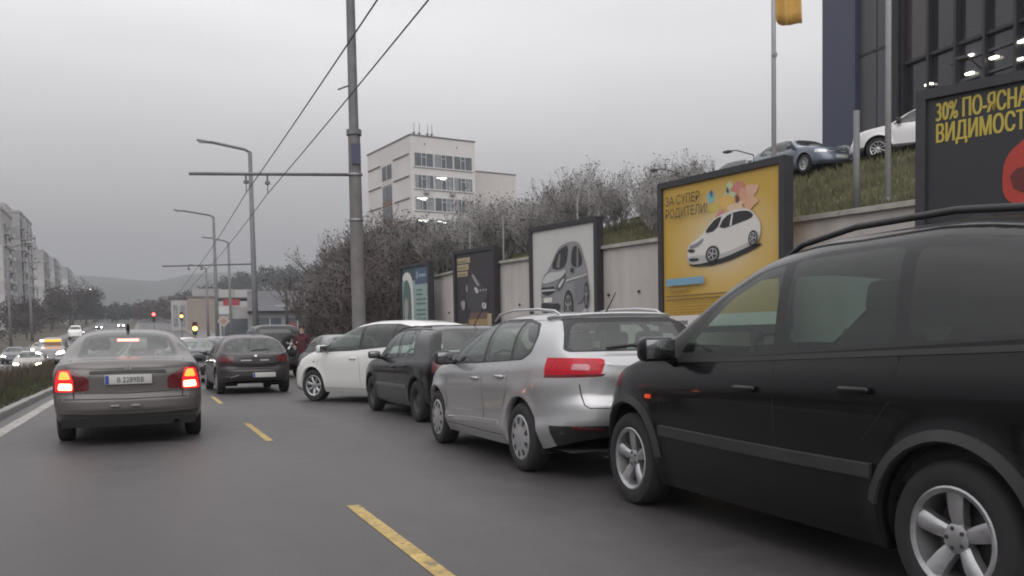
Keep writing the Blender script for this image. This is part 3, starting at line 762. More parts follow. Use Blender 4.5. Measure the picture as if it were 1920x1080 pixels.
OFFROAD = dict(L=4.40, W=1.82, wb=2.65, fo=.78, R=.37, rim=.22, wheel='five', tw=.24, Ra=.45, flare=.03,
    top=[(0, .90), (.05, 1.0), (.3, 1.07), (1.1, 1.13), (1.22, 1.16), (1.70, 1.70), (1.95, 1.80), (2.5, 1.85), (3.8, 1.84), (4.12, 1.80), (4.2, 1.74), (4.32, 1.25), (4.36, 1.15), (4.40, 1.05)],
    belt=[(0, .88), (.3, .98), (1.1, 1.08), (3.0, 1.11), (4.2, 1.12), (4.36, 1.08), (4.40, 1.0)],
    bot=[(0, .40), (.8, .34), (3.4, .34), (4.40, .42)], pr=4.2, rr=.26, fr=.5, pf=3.2, n=5.5, nh=4.0, lean=.12,
    dlo=rounded([(1.40, 1.13), (1.74, 1.62), (2.1, 1.72), (3.6, 1.74), (3.95, 1.70), (4.02, 1.17)], .05),
    windows=[('side_window_front', rounded([(1.48, 1.15), (1.78, 1.60), (2.1, 1.70), (2.42, 1.71), (2.46, 1.15)], .03, 2), G_TINT),
             ('side_window_rear', rounded([(2.52, 1.15), (2.48, 1.71), (3.3, 1.72), (3.34, 1.16)], .03, 2), G_TINT),
             ('side_window_boot', rounded([(3.40, 1.16), (3.38, 1.72), (3.88, 1.69), (3.96, 1.18)], .03, 2), G_TINT)],
    screen=[(1.25, 0), (1.30, .70), (1.66, .64), (1.69, 0)], dash=1.6,
    rw_u=4.0, rw=rounded([(-.3, 1.70), (.60, 1.68), (.68, 1.24), (-.3, 1.22)], .05), g_rear=G_TINT,
    lamps=[('tail_light', rounded([(.74, 1.20), (1, 1.20), (1, .86), (.74, .86)], .02, 2), RED, 4.20),
           ('headlight', rounded([(.50, .72), (.50, .88), (1, .90), (1, .74)], .03, 2), CLR, -.25)])
CROSS = dict(L=4.28, W=1.79, wb=2.555, fo=.90, R=.345, rim=.235, wheel='ten', tw=.215, Ra=.42, flare=.024,
    top=[(0, .74), (.05, .84), (.35, .98), (1.05, 1.07), (1.15, 1.10), (1.8, 1.49), (2.1, 1.60), (2.6, 1.645), (3.2, 1.62), (3.7, 1.55), (3.85, 1.49), (4.1, 1.18), (4.2, 1.08), (4.28, .98)],
    belt=[(0, .72), (.3, .84), (1, 1.0), (2, 1.04), (3.2, 1.10), (4.0, 1.11), (4.2, 1.05), (4.28, .95)],
    bot=[(0, .30), (.8, .26), (3.4, .26), (4.28, .38)], pr=2.9, rr=.5, fr=.8, n=4.2, lean=.18,
    side=[(0, .035), (.10, .012), (.30, 0), (.6, .01), (.80, .02), (.84, .0), (.92, .02), (1, .06)],
    dlo=rounded([(1.30, 1.06), (1.84, 1.42), (2.2, 1.52), (2.7, 1.55), (3.2, 1.51), (3.62, 1.34), (3.55, 1.20), (2.2, 1.07)], .05),
    windows=[('side_window_front', rounded([(1.44, 1.08), (1.88, 1.40), (2.2, 1.50), (2.42, 1.52), (2.46, 1.09)], .03, 2), G_TINT),
             ('side_window_rear', rounded([(2.52, 1.095), (2.48, 1.52), (2.7, 1.53), (3.16, 1.49), (3.24, 1.16)], .03, 2), G_TINT)],
    screen=[(1.18, 0), (1.26, .66), (1.77, .56), (1.81, 0)], dash=1.55,
    rw_u=3.6, rw=rounded([(-.3, 1.46), (.50, 1.45), (.62, 1.17), (-.3, 1.15)], .04), g_rear=G_TINT,
    lamps=[('tail_light', rounded([(.50, 1.06), (1, 1.08), (1, .90), (.55, .92)], .03, 2), RED, 3.85),
           ('headlight', rounded([(.42, .76), (.46, .86), (1, .96), (1, .82)], .03, 2), CLR, -.50)],
    areas=[('sill_cladding', [(0, .2), (4.3, .2), (4.3, .44), (0, .44)], TRIM, 'uz', lambda c: c.y > .6, True)])
# ------------------------------------------------------------------ land: X = metres right of the lens, Y = metres down the road
def sstep(a, b, x):
    t = min(max((x-a)/(b-a), 0), 1); return t*t*(3-2*t)
def G(s):
    """height of the carriageway: level here, climbing gently further on"""
    if s < 40: return 0.0
    if s < 140: return 0.0002*(s-40)**2
    if s < 300: return 2.0+0.04*(s-140)
    if s < 700: return 8.4+0.04*(s-300)-0.00004*(s-300)**2
    return 18.0
def cap_z(s): return 3.30+0.034*(min(max(s, -5), 31)-9)
def bank_z(r, s):
    """grass bank behind the retaining wall, up to the dealer's yard"""
    c = cap_z(s)-0.22; base = max(c, G(s)+3.2)
    yard = 6.45 if s < 45 else 6.45+0.02*(s-45)
    if s > 40: yard = yard*(1-sstep(38, 60, s))+(G(s)+5.0)*sstep(38, 60, s)
    t = min(max((r-11.8)/8.8, 0), 1)**1.25
    z = base+(yard-base)*t
    f = sstep(66, 78, s)
    return (z+0.05*pnoise(Vector((r*.5, s*.5, 0))))*(1-f)+(G(s)-.9)*f
def ground_z(r, s):
    z = G(s)-0.80
    # wooded rise on the right, far hills behind
    z += 16*sstep(300, 430, s)*sstep(-12, 60, r-(s-300)*.02)*(1-.35*sstep(60, 400, r))
    z += 10*sstep(60, 140, r)*sstep(20, 120, s)
    h = 100*(1-.30*sstep(-150, 350, r))*sstep(700, 1600, s)*(0.90+0.07*math.sin(r/520.0+1.9)+0.05*pnoise(Vector((r/380.0, s/600.0, 3.1)))+0.03*pnoise(Vector((r/90.0, s/200.0, 1.0))))
    return z+h

asph = None
def asphalt(name, col, worn):
    m, t, b = _mat(name)
    c = t.nodes.new('ShaderNodeTexCoord')
    n1 = t.nodes.new('ShaderNodeTexNoise'); n1.inputs['Scale'].default_value = .35; n1.inputs['Detail'].default_value = 5; n1.inputs['Roughness'].default_value = .6
    mp_ = t.nodes.new('ShaderNodeMapping'); mp_.inputs['Scale'].default_value = (1.6, .35, 1)
    t.links.new(c.outputs['Object'], mp_.inputs[0]); t.links.new(mp_.outputs[0], n1.inputs['Vector'])
    n2 = t.nodes.new('ShaderNodeTexNoise'); n2.inputs['Scale'].default_value = 55; n2.inputs['Detail'].default_value = 6; n2.inputs['Roughness'].default_value = .75
    t.links.new(c.outputs['Object'], n2.inputs['Vector'])
    n3 = t.nodes.new('ShaderNodeTexNoise'); n3.inputs['Scale'].default_value = 2.1; n3.inputs['Detail'].default_value = 8; n3.inputs['Roughness'].default_value = .7
    t.links.new(c.outputs['Object'], n3.inputs['Vector'])
    r1 = t.nodes.new('ShaderNodeValToRGB'); r1.color_ramp.elements[0].position = .32; r1.color_ramp.elements[1].position = .70
    r1.color_ramp.elements[0].color = (*[x*.82 for x in col], 1); r1.color_ramp.elements[1].color = (*worn, 1)
    t.links.new(n1.outputs[0], r1.inputs[0])
    r2 = t.nodes.new('ShaderNodeMapRange'); r2.inputs['From Min'].default_value = .28; r2.inputs['From Max'].default_value = .72; r2.inputs['To Min'].default_value = .60; r2.inputs['To Max'].default_value = 1.42
    t.links.new(n2.outputs[0], r2.inputs['Value'])
    r3 = t.nodes.new('ShaderNodeMapRange'); r3.inputs['From Min'].default_value = .25; r3.inputs['From Max'].default_value = .75; r3.inputs['To Min'].default_value = .78; r3.inputs['To Max'].default_value = 1.18
    t.links.new(n3.outputs[0], r3.inputs['Value'])
    mu = t.nodes.new('ShaderNodeMath'); mu.operation = 'MULTIPLY'; t.links.new(r2.outputs[0], mu.inputs[0]); t.links.new(r3.outputs[0], mu.inputs[1])
    vm = t.nodes.new('ShaderNodeVectorMath'); vm.operation = 'SCALE'; t.links.new(r1.outputs[0], vm.inputs[0]); t.links.new(mu.outputs[0], vm.inputs['Scale'])
    # tar-filled cracks
    vo = t.nodes.new('ShaderNodeTexVoronoi'); vo.feature = 'DISTANCE_TO_EDGE'; vo.inputs['Scale'].default_value = .23
    ds = t.nodes.new('ShaderNodeVectorMath'); ds.operation = 'SCALE'; ds.inputs['Scale'].default_value = .55
    t.links.new(n3.outputs['Color'], ds.inputs[0]); ad = t.nodes.new('ShaderNodeVectorMath'); ad.operation = 'ADD'
    t.links.new(c.outputs['Object'], ad.inputs[0]); t.links.new(ds.outputs[0], ad.inputs[1]); t.links.new(ad.outputs[0], vo.inputs['Vector'])
    cr_ = t.nodes.new('ShaderNodeMapRange'); cr_.inputs['From Min'].default_value = .0015; cr_.inputs['From Max'].default_value = .005; cr_.inputs['To Min'].default_value = .80; cr_.inputs['To Max'].default_value = 1.0
    t.links.new(vo.outputs['Distance'], cr_.inputs['Value'])
    vm2 = t.nodes.new('ShaderNodeVectorMath'); vm2.operation = 'SCALE'; t.links.new(vm.outputs[0], vm2.inputs[0]); t.links.new(cr_.outputs[0], vm2.inputs['Scale'])
    # oil-darkened lane middles, broken up by noise
    sx = t.nodes.new('ShaderNodeSeparateXYZ'); t.links.new(c.outputs['Object'], sx.inputs[0])
    prev = None
    for cx in (-.25, 3.15, -6.6, -10.2):
        d1 = t.nodes.new('ShaderNodeMath'); d1.operation = 'SUBTRACT'; d1.inputs[1].default_value = cx; t.links.new(sx.outputs['X'], d1.inputs[0])
        d2 = t.nodes.new('ShaderNodeMath'); d2.operation = 'ABSOLUTE'; t.links.new(d1.outputs[0], d2.inputs[0])
        d3 = t.nodes.new('ShaderNodeMapRange'); d3.interpolation_type = 'SMOOTHSTEP'; d3.inputs['From Min'].default_value = .05; d3.inputs['From Max'].default_value = .75; d3.inputs['To Min'].default_value = 1.0; d3.inputs['To Max'].default_value = 0.0
        t.links.new(d2.outputs[0], d3.inputs['Value'])
        if prev is None: prev = d3.outputs[0]
        else:
            a_ = t.nodes.new('ShaderNodeMath'); a_.operation = 'ADD'; t.links.new(prev, a_.inputs[0]); t.links.new(d3.outputs[0], a_.inputs[1]); prev = a_.outputs[0]
    m3 = t.nodes.new('ShaderNodeMath'); m3.operation = 'MULTIPLY'; t.links.new(prev, m3.inputs[0]); t.links.new(n1.outputs[0], m3.inputs[1])
    m4 = t.nodes.new('ShaderNodeMath'); m4.operation = 'MULTIPLY_ADD'; m4.inputs[1].default_value = -.42; m4.inputs[2].default_value = 1.05; t.links.new(m3.outputs[0], m4.inputs[0])
    vm3 = t.nodes.new('ShaderNodeVectorMath'); vm3.operation = 'SCALE'; t.links.new(vm2.outputs[0], vm3.inputs[0]); t.links.new(m4.outputs[0], vm3.inputs['Scale'])
    t.links.new(vm3.outputs[0], b.inputs['Base Color'])
    rr_ = t.nodes.new('ShaderNodeMapRange'); rr_.inputs['To Min'].default_value = .38; rr_.inputs['To Max'].default_value = .66
    t.links.new(n3.outputs[0], rr_.inputs['Value']); t.links.new(rr_.outputs[0], b.inputs['Roughness'])
    b.inputs['Specular IOR Level'].default_value = .45
    bp = t.nodes.new('ShaderNodeBump'); bp.inputs['Strength'].default_value = .35; bp.inputs['Distance'].default_value = .006
    t.links.new(n2.outputs[0], bp.inputs['Height']); t.links.new(bp.outputs[0], b.inputs['Normal'])
    return m
M_ASPH = asphalt('asphalt', (.067, .062, .063), (.082, .0762, .077))
M_CONC = simple('kerb_concrete', (.26, .25, .24), .85, var=.22, scale=3, bump=.3)
M_PAVE = simple('pavement_slabs', (.17, .16, .155), .85, var=.2, scale=1.2, bump=.2)
M_SOIL = simple('soil_and_dead_grass', (.062, .052, .036), .95, var=.45, scale=1.7, bump=.8, bscale=12)
M_BANK = simple('bank_turf', (.084, .080, .044), .95, var=.45, scale=.8, bump=.8, bscale=10)
M_LAND = simple('far_land', (.050, .052, .050), .95, var=.35, scale=.02)
M_YELL = simple('yellow_road_paint', (.42, .30, .105), .7, var=.34, scale=6, bump=.2)
def worn(m, base, amount):
    """paint rubbed through to the asphalt in flecks"""
    t = m.node_tree; b = t.nodes['Principled BSDF']; src = b.inputs['Base Color'].links[0].from_socket
    c = t.nodes.new('ShaderNodeTexCoord'); n = t.nodes.new('ShaderNodeTexNoise'); n.inputs['Scale'].default_value = 13; n.inputs['Detail'].default_value = 9; n.inputs['Roughness'].default_value = .75
    t.links.new(c.outputs['Object'], n.inputs['Vector'])
    r = t.nodes.new('ShaderNodeMapRange'); r.inputs['From Min'].default_value = amount-.05; r.inputs['From Max'].default_value = amount+.05; t.links.new(n.outputs[0], r.inputs['Value'])
    x = t.nodes.new('ShaderNodeMix'); x.data_type = 'RGBA'; x.inputs['A'].default_value = (*base, 1); t.links.new(src, x.inputs['B']); t.links.new(r.outputs[0], x.inputs['Factor']); t.links.new(x.outputs['Result'], b.inputs['Base Color'])
worn(M_YELL, (.12, .10, .075), .42)
M_WHIT = simple('white_road_paint', (.37, .355, .335), .75, var=.35, scale=4, bump=.2)

worn(M_WHIT, (.12, .115, .11), .45)
def sheet(name, rs, ss, fz, mat, kind='structure', smooth=True):
    vs = [(r, s, fz(r, s)) for s in ss for r in rs]; n = len(rs)
    fs = [(i*n+j, i*n+j+1, (i+1)*n+j+1, (i+1)*n+j) for i in range(len(ss)-1) for j in range(n-1)]
    return tag(mesh(name, vs, fs, mat, None, smooth), kind=kind)
SS = [-25, -10, 0, 10, 20, 30, 40]+list(range(48, 310, 8))+list(range(320, 720, 20))
sheet('ground', [-4000, -2600, -1800, -1300, -900, -650, -450, -300, -200, -120, -70, -40, -25, -13, -5, 3, 8, 14, 25, 40, 60, 90, 130, 200, 300, 420, 560, 720, 900, 1200, 1700, 2500, 4000],
      [-60, -25, 0, 25, 40]+list(range(60, 700, 25))+list(range(700, 2500, 90))+[2600, 3000, 4000], ground_z, M_LAND)
sheet('road', [-1.95-.33, 1.4, 4.8, 7.2], SS, lambda r, s: G(s), M_ASPH)
def G2(s): return G(s)-.45
sheet('opposite_carriageway', [-12.2, -8.5, -4.75], SS, lambda r, s: G2(s), M_ASPH)
# pavement with kerb on the right
def prism_strip(name, prof, ss, mat, kind='structure', fz=G, wob=0.0):
    """profile [(r,z)] swept along the road"""
    n = len(prof); vs = [(r, s, fz(s)+z) for s in ss for r, z in prof]
    fs = [(i*n+j, i*n+j+1, (i+1)*n+j+1, (i+1)*n+j) for i in range(len(ss)-1) for j in range(n-1)]
    o = mesh(name, vs, fs, mat); return tag(o, kind=kind)
prism_strip('pavement', [(7.2, -.05), (7.2, .13), (7.36, .135), (12.2, .16)], SS, M_PAVE)
prism_strip('pavement', [(-12.2, -.5), (-12.2, -.32), (-12.4, -.315), (-14.5, -.31)], SS, M_PAVE)
prism_strip('verge', [(-14.5, -.312), (-20, -.25), (-32, -.2)], SS, M_SOIL)
# central reservation: kerb stones, soil
med = tag(mesh('median_strip', [(r, s, G(s)+z+(.05*pnoise(Vector((r*1.3, s*.6, 0))) if abs(r+3.5) < .9 else 0)) for s in [x*1.0 for x in range(-20, 120)]+list(range(120, 700, 10)) for r, z in ((-4.75, -.50), (-4.2, .12), (-3.6, .24), (-3.0, .22), (-2.44, .10))],
    [(i*5+j, i*5+j+1, i*5+j+6, i*5+j+5) for i in range(140+58-1) for j in range(4)], M_SOIL, None, True), kind='structure')
kb = bpy.data.meshes.new('kerb_stone')
_b = bmesh.new(); bmesh.ops.create_cube(_b, size=1)
for v in _b.verts: v.co = Vector((v.co.x*.15, v.co.y*.985, v.co.z*.26))
bmesh.ops.bevel(_b, geom=_b.edges[:], offset=.015, segments=1, affect='EDGES'); _b.to_mesh(kb); _b.free(); kb.materials.append(M_CONC)
kroot = tag(empty('kerb', (0, 0, 0)), kind='structure')
rnd = random.Random(4)
for k in range(75):
    s = 9+k
    for r in (-2.36,):
        o = bpy.data.objects.new('kerb_stone', kb); o.location = (r+rnd.uniform(-.008, .008), s, G(s)-.01+rnd.uniform(-.008, .006)); o.rotation_euler = (0, R(rnd.uniform(-1, 1)), R(rnd.uniform(-.5, .5))); link(o, kroot)
prism_strip('kerb_line', [(-2.285, -.05), (-2.285, .115), (-2.43, .12), (-2.44, -.05)], [84+8*k for k in range(70)], M_CONC)
# painted lines
def paint_mark(r0, r1, s0, s1, mat, name):
    ss = np.linspace(s0, s1, max(2, int((s1-s0)/1.5)+1)); rg = random.Random(int(s0*10)+7)
    vs = [(r+rg.uniform(-.006, .006), s, G(s)+.004) for s in ss for r in (r0, r1)]
    return tag(mesh(name, vs, [(2*i, 2*i+1, 2*i+3, 2*i+2) for i in range(len(ss)-1)], mat), kind='structure')
paint_mark(-2.02, -1.83, -5, 300, M_WHIT, 'edge_line')
for s0, s1 in ((3.3, 6.28), (10.95, 13.6), (18.4, 21.0), (25.6, 28.2), (33, 35.6), (40.5, 43.1), (48, 50.6), (55.5, 58)):
    paint_mark(1.295, 1.385, s0, s1, M_YELL, 'lane_dash')
for k in range(30):
    paint_mark(-8.55, -8.42, 20+k*7.5, 23+k*7.5, M_WHIT, 'lane_dash').location.z = -.45
# ---- grass and weeds
def blades(name, spots, mat, h=(.08, .22), wd=.012, label=None, seed=1, per=1, lean=.5):
    rg = random.Random(seed); vs, fs = [], []
    for (x, y, z) in spots:
        for _ in range(per):
            a = rg.uniform(0, 6.283); hh = rg.uniform(*h); l = rg.uniform(.1, lean)*hh; b = rg.uniform(0, 6.283)
            px, py = x+rg.uniform(-.06, .06), y+rg.uniform(-.06, .06)
            dx, dy = math.cos(a)*wd, math.sin(a)*wd; n = len(vs)
            vs += [(px-dx, py-dy, z-.02), (px+dx, py+dy, z-.02), (px+math.cos(b)*l, py+math.sin(b)*l, z+hh)]
            fs.append((n, n+1, n+2))
    return tag(mesh(name, vs, fs, mat), label, kind='stuff')
M_GRASS = simple('dull_winter_grass', (.055, .060, .028), .9, var=.5, scale=1.1)
M_DRY = simple('dry_weeds', (.068, .052, .034), .9, var=.4, scale=2.0)
rg = random.Random(11)
def med_z(r, s): return G(s)+np.interp(r, [-4.75, -4.2, -3.6, -3.0, -2.44], [-.50, .12, .24, .22, .10])
sp_ = []
for _ in range(16000):
    s = 10+60*rg.random()**1.6; r = rg.uniform(-4.6, -2.46); sp_.append((r, s, med_z(r, s)))
blades('median_grass', sp_, M_GRASS, (.06, .22), .012, 'short patchy winter grass on the median strip', 2, 2)
sp_ = []
for _ in range(2600):
    s = 12+50*rg.random()**1.3; r = rg.uniform(-4.5, -2.7)
    if pnoise(Vector((r*.9, s*.35, 2))) > -.25: sp_.append((r, s, med_z(r, s)))
blades('median_weeds', sp_, M_DRY, (.25, .62), .010, 'tall brown dry weeds on the median strip', 3, 5, .45)
# bank behind the wall
br_ = [11.86, 12.3, 13, 14, 15, 16, 17, 18, 19, 20, 21, 23, 26, 30, 40, 60]
sheet('grass_bank', br_, list(range(-20, 80, 2)), bank_z, M_BANK)
sp_ = []
for _ in range(26000):
    s = rg.uniform(5, 48); r = 11.95+8.3*rg.random(); sp_.append((r, s, bank_z(r, s)))
blades('bank_grass', sp_, simple('bank_grass_blades', (.108, .105, .052), .9, var=.55, scale=.6), (.10, .26), .020, 'rough grass covering the bank above the retaining wall', 5, 2)
# dealer's yard paving
yd = tag(mesh('yard_paving', [(20.6, -15, 6.60), (29.9, -15, 6.60), (29.9, 36, 6.60), (20.6, 36, 6.60)], [(0, 1, 2, 3)], M_PAVE), kind='structure')
# ------------------------------------------------------------------ retaining wall and billboards
M_PLAST = simple('painted_plaster', (.50, .46, .435), .85, var=.09, scale=.7, bump=.15, bscale=30, detail=8)
_t = M_PLAST.node_tree; _b = _t.nodes['Principled BSDF']; _src = _b.inputs['Base Color'].links[0].from_socket     # rain streaks and grime
_c = _t.nodes.new('ShaderNodeTexCoord'); _m = _t.nodes.new('ShaderNodeMapping'); _m.inputs['Scale'].default_value = (1.1, 1.1, .22); _t.links.new(_c.outputs['Object'], _m.inputs[0])
_n = _t.nodes.new('ShaderNodeTexNoise'); _n.inputs['Scale'].default_value = 1.6; _n.inputs['Detail'].default_value = 7; _n.inputs['Roughness'].default_value = .65; _t.links.new(_m.outputs[0], _n.inputs['Vector'])
_r = _t.nodes.new('ShaderNodeMapRange'); _r.inputs['From Min'].default_value = .36; _r.inputs['From Max'].default_value = .64; _r.inputs['To Min'].default_value = .86; _r.inputs['To Max'].default_value = 1.04; _t.links.new(_n.outputs[0], _r.inputs['Value'])
_v = _t.nodes.new('ShaderNodeVectorMath'); _v.operation = 'SCALE'; _t.links.new(_src, _v.inputs[0]); _t.links.new(_r.outputs[0], _v.inputs['Scale']); _t.links.new(_v.outputs[0], _b.inputs['Base Color'])
M_COPE = simple('coping_stone', (.36, .345, .31), .9, var=.25, scale=2.5, bump=.4)
WR = 11.7
wl = tag(empty('retaining_wall', (WR, 0, 0)), 'long pale plastered retaining wall with stone coping behind the billboards', 'wall')
m_ = MB(); ss = list(range(-12, 38))
m_.add([(x, s, z) for s in ss for x, z in ((0, -.3), (0, cap_z(s)-.12), (.30, cap_z(s)-.12))], [(3*i+j, 3*i+j+3, 3*i+j+4, 3*i+j+1) for i in range(len(ss)-1) for j in range(2)])
n_ = (len(ss)-1)*3; m_.f += [(n_, n_+1, n_+2)]
m_.add([(0, 37, -.3), (.3, 37, -.3), (.3, 37, cap_z(37)-.12), (0, 37, cap_z(37)-.12)], [(0, 1, 2, 3)])
m_.build('wall_face', M_PLAST, wl)
m2 = MB().box((0.002, 37.003, -.3), (.30, 39.2, cap_z(37)-.26)); m2.build('wall_end', M_PLAST, wl)
MB().box((-.08, 37.004, cap_z(37)-.257), (.40, 39.3, cap_z(37)-.13)).build('coping_slab', M_COPE, wl)
s = -12.0
while s < 37:
    e_ = min(s+2.45, 37.0); z0, z1 = cap_z(s)-.118, cap_z(e_)-.118; g = .012
    mb = MB(); mb.add([(-.09, s+g, z0), (.42, s+g, z0), (.42, e_-g, z1), (-.09, e_-g, z1), (-.09, s+g, z0+.09), (.16, s+g, z0+.13), (.42, s+g, z0+.10), (.42, e_-g, z1+.10), (.16, e_-g, z1+.13), (-.09, e_-g, z1+.09)],
        [(0, 3, 2, 1), (4, 5, 8, 9), (5, 6, 7, 8), (0, 1, 6, 5, 4), (2, 3, 9, 8, 7), (3, 0, 4, 9), (1, 2, 7, 6)])
    mb.build('coping_slab', M_COPE, wl); s = e_
for s in (10.8, 19.6, 21.2, 27.4, 33.2, 34.9):
    MB().tube([(.02, s, 2.35), (-.05, s, 2.34)], .04, 8).build('weep_pipe', simple('weep_pipe', (.05, .05, .05), .7), wl)
for s in (23.6, 29.5, 33.0):      # thin fence posts on the wall head
    p = tag(empty('fence_post', (WR+.28, s, cap_z(s)-.02)), {23.6: 'thin grey fence post on the wall between yellow and white billboards', 29.5: 'thin grey fence post on the wall right of the dark billboard', 33.0: 'thin grey fence post on the wall left of the dark billboard'}[s], 'post', 'thin posts on the wall head')
    MB().box((-.02, -.02, -.1), (.02, .02, 1.55)).build('post_tube', simple('galvanised', (.34, .34, .35), .5, metal=.6, var=.15), p)
    MB().box((-.03, -.03, 1.552), (.03, .03, 1.58)).build('post_cap', simple('galvanised', (.34, .34, .35), .5), p)

M_FRAME = simple('board_frame', (.028, .027, .032), .5, var=.2, scale=5)
M_POST = simple('board_post', (.05, .05, .055), .55, var=.2)
def pm(name, col, rough=.42): return simple('print_'+name, col, rough, var=.04, scale=3)
class Board:
    def __init__(s, L, Rr, z0, z1, label, back, name='billboard', fw=.13):
        a, b = Vector((*L, 0)), Vector((*Rr, 0)); d = b-a; s.W = d.length; s.z0, s.z1, s.fw = z0, z1, fw
        s.root = tag(empty(name, (a.x, a.y, 0), math.atan2(d.y, d.x)), label, 'billboard', 'billboards along the retaining wall')
        W = s.W; r = s.root
        MB().box((0, 0, z1-fw), (W, .26, z1)).build('frame_rail', M_FRAME, r)
        MB().box((0, 0, z0), (W, .26, z0+fw)).build('frame_rail', M_FRAME, r)
        for x in (0, W-fw): MB().box((x, .001, z0+fw), (x+fw, .259, z1-fw)).build('frame_post', M_FRAME, r)
        MB().box((fw, .06, z0+fw), (W-fw, .22, z1-fw)).build('poster', back, r)
        for x in (W*.22, W*.78): MB().box((x-.09, .03, 0), (x+.09, .2, z0-.001)).build('leg', M_POST, r)
        s.n = 0; s.iw = W-2*fw; s.ih = z1-z0-2*fw
    def P(s, u, v): return (s.fw+u*s.iw, s.z1-s.fw-v*s.ih)
    def poly(s, pts, mat, name='printed_shape'):
        s.n += 1; y = .06-.0022*s.n
        vs = [(s.P(u, v)[0], y, s.P(u, v)[1]) for u, v in pts]
        return mesh(name, vs, [tuple(range(len(vs)))], mat, s.root)
    def rect(s, u0, v0, u1, v1, mat, name='printed_shape'): return s.poly([(u0, v1), (u1, v1), (u1, v0), (u0, v0)], mat, name)
    def disc(s, u, v, ru, rv, mat, n=20, name='printed_shape'): return s.poly([(u+ru*math.cos(2*math.pi*k/n), v-rv*math.sin(2*math.pi*k/n)) for k in range(n)], mat, name)
    def text(s, t, u, v, size, mat, bold=0.0, wide=1.0):
        s.n += 1; x, z = s.P(u, v)
        return text_mesh('printed_lettering', t, size, mat, s.root, (x, .06-.0022*s.n, z), align='LEFT', bold=bold, wide=wide)
    def lamps(s, xs):
        for x in xs:
            l = MB().tube([(x, .13, s.z1-.01), (x, .13, s.z1+.16), (x, -.35, s.z1+.20), (x, -.55, s.z1+.17)], .011, 6)
            a = l.build('lamp_arm', M_POST, s.root)
            MB().box((x-.07, -.64, s.z1+.13), (x+.07, -.53, s.z1+.165)).build('lamp_head', M_POST, a)
def sm(pts, k=2):
    for _ in range(k):
        o = []
        for i in range(len(pts)):
            p, q = pts[i], pts[(i+1) % len(pts)]
            o += [(p[0]*.75+q[0]*.25, p[1]*.75+q[1]*.25), (p[0]*.25+q[0]*.75, p[1]*.25+q[1]*.75)]
        pts = o
    return pts
def poster_car_side(B, f, body, shade, dark, rim, lamp):
    """a three-quarter people carrier heading left; f maps (0..1, 0..1) to the poster"""
    T = lambda pts, k=1: sm([f(*p) for p in pts], k)
    B.poly(T([(.03, .97), (.45, 1.04), (1.02, .80), (.98, .74), (.40, .93), (.05, .90)]), pm('shadow', (.02, .02, .022)))
    B.poly(T([(.0, .66), (.02, .52), (.13, .44), (.23, .36), (.36, .12), (.48, .04), (.70, .0), (.86, .05), (.95, .24), (1.0, .40), (.99, .62), (.95, .74), (.48, .92), (.10, .96), (.01, .88)], 2), body, 'printed_car')
    B.poly(T([(.0, .74), (.30, .80), (.48, .84), (.95, .66), (.95, .74), (.48, .93), (.10, .96), (.01, .88)], 1), shade)
    B.poly(T([(.24, .36), (.37, .14), (.46, .08), (.50, .09), (.42, .34)], 1), dark)
    B.poly(T([(.44, .35), (.53, .10), (.70, .05), (.86, .09), (.92, .22), (.80, .27)], 1), dark)
    B.poly(T([(.60, .31), (.63, .08), (.65, .08), (.63, .30)], 0), body)
    B.poly(T([(.02, .54), (.14, .52), (.26, .42), (.20, .56), (.06, .62)], 1), lamp)
    B.poly(T([(.01, .60), (.12, .64), (.11, .70), (.02, .67)], 1), dark)
    B.poly(T([(.02, .80), (.18, .83), (.17, .88), (.05, .87)], 1), dark)
    for cx, cy, rx, ry in ((.37, .80, .095, .17), (.915, .64, .06, .15)):
        for k, (q, mt) in enumerate(((1, dark), (.74, rim), (.60, dark))):
            B.poly([f(cx+rx*q*math.cos(2*math.pi*j/18), cy-ry*q*math.sin(2*math.pi*j/18)) for j in range(18)], mt)
        for j in range(5):
            a = j*2*math.pi/5; c, s_ = math.cos(a), math.sin(a)
            B.poly([f(cx+rx*(.70*c-.09*s_), cy-ry*(.70*s_+.09*c)), f(cx-rx*.09*s_, cy-ry*.09*c), f(cx+rx*.09*s_, cy+ry*.09*c), f(cx+rx*(.70*c+.09*s_), cy-ry*(.70*s_-.09*c))][::-1], rim)
# --- yellow family-car poster
YEL = pm('amber_yellow', (.50, .315, .055)); W_ = pm('white', (.60, .585, .56)); K_ = pm('black', (.022, .022, .025))
b1 = Board((10.39, 16.63), (11.01, 13.25), 1.25, 4.5, 'large yellow billboard with white car and dark Cyrillic lettering', YEL)
_pm = bpy.data.materials.new('print_glowing_backdrop'); _pm.use_nodes = True; _t = _pm.node_tree; _bs = _t.nodes['Principled BSDF']; _bs.inputs['Roughness'].default_value = .4
_c = _t.nodes.new('ShaderNodeTexCoord'); _mp = _t.nodes.new('ShaderNodeMapping'); _mp.vector_type = 'TEXTURE'
_x, _z = b1.P(.55, .43); _mp.inputs['Location'].default_value = (_x, .06, _z); _mp.inputs['Scale'].default_value = (b1.iw*.50, 1, b1.ih*.40)
_t.links.new(_c.outputs['Object'], _mp.inputs[0]); _ln = _t.nodes.new('ShaderNodeVectorMath'); _ln.operation = 'LENGTH'; _t.links.new(_mp.outputs[0], _ln.inputs[0])
_rp = _t.nodes.new('ShaderNodeValToRGB'); _t.links.new(_ln.outputs['Value'], _rp.inputs[0])
_rp.color_ramp.elements[0].position = .25; _rp.color_ramp.elements[0].color = (.60, .50, .36, 1); _rp.color_ramp.elements[1].position = 1.0; _rp.color_ramp.elements[1].color = (.50, .315, .055, 1)
_q = _rp.color_ramp.elements.new(.62); _q.color = (.55, .39, .15, 1); _t.links.new(_rp.outputs[0], _bs.inputs['Base Color'])
for _o in b1.root.children:
    if _o.name.startswith('poster'): _o.data.materials[0] = _pm
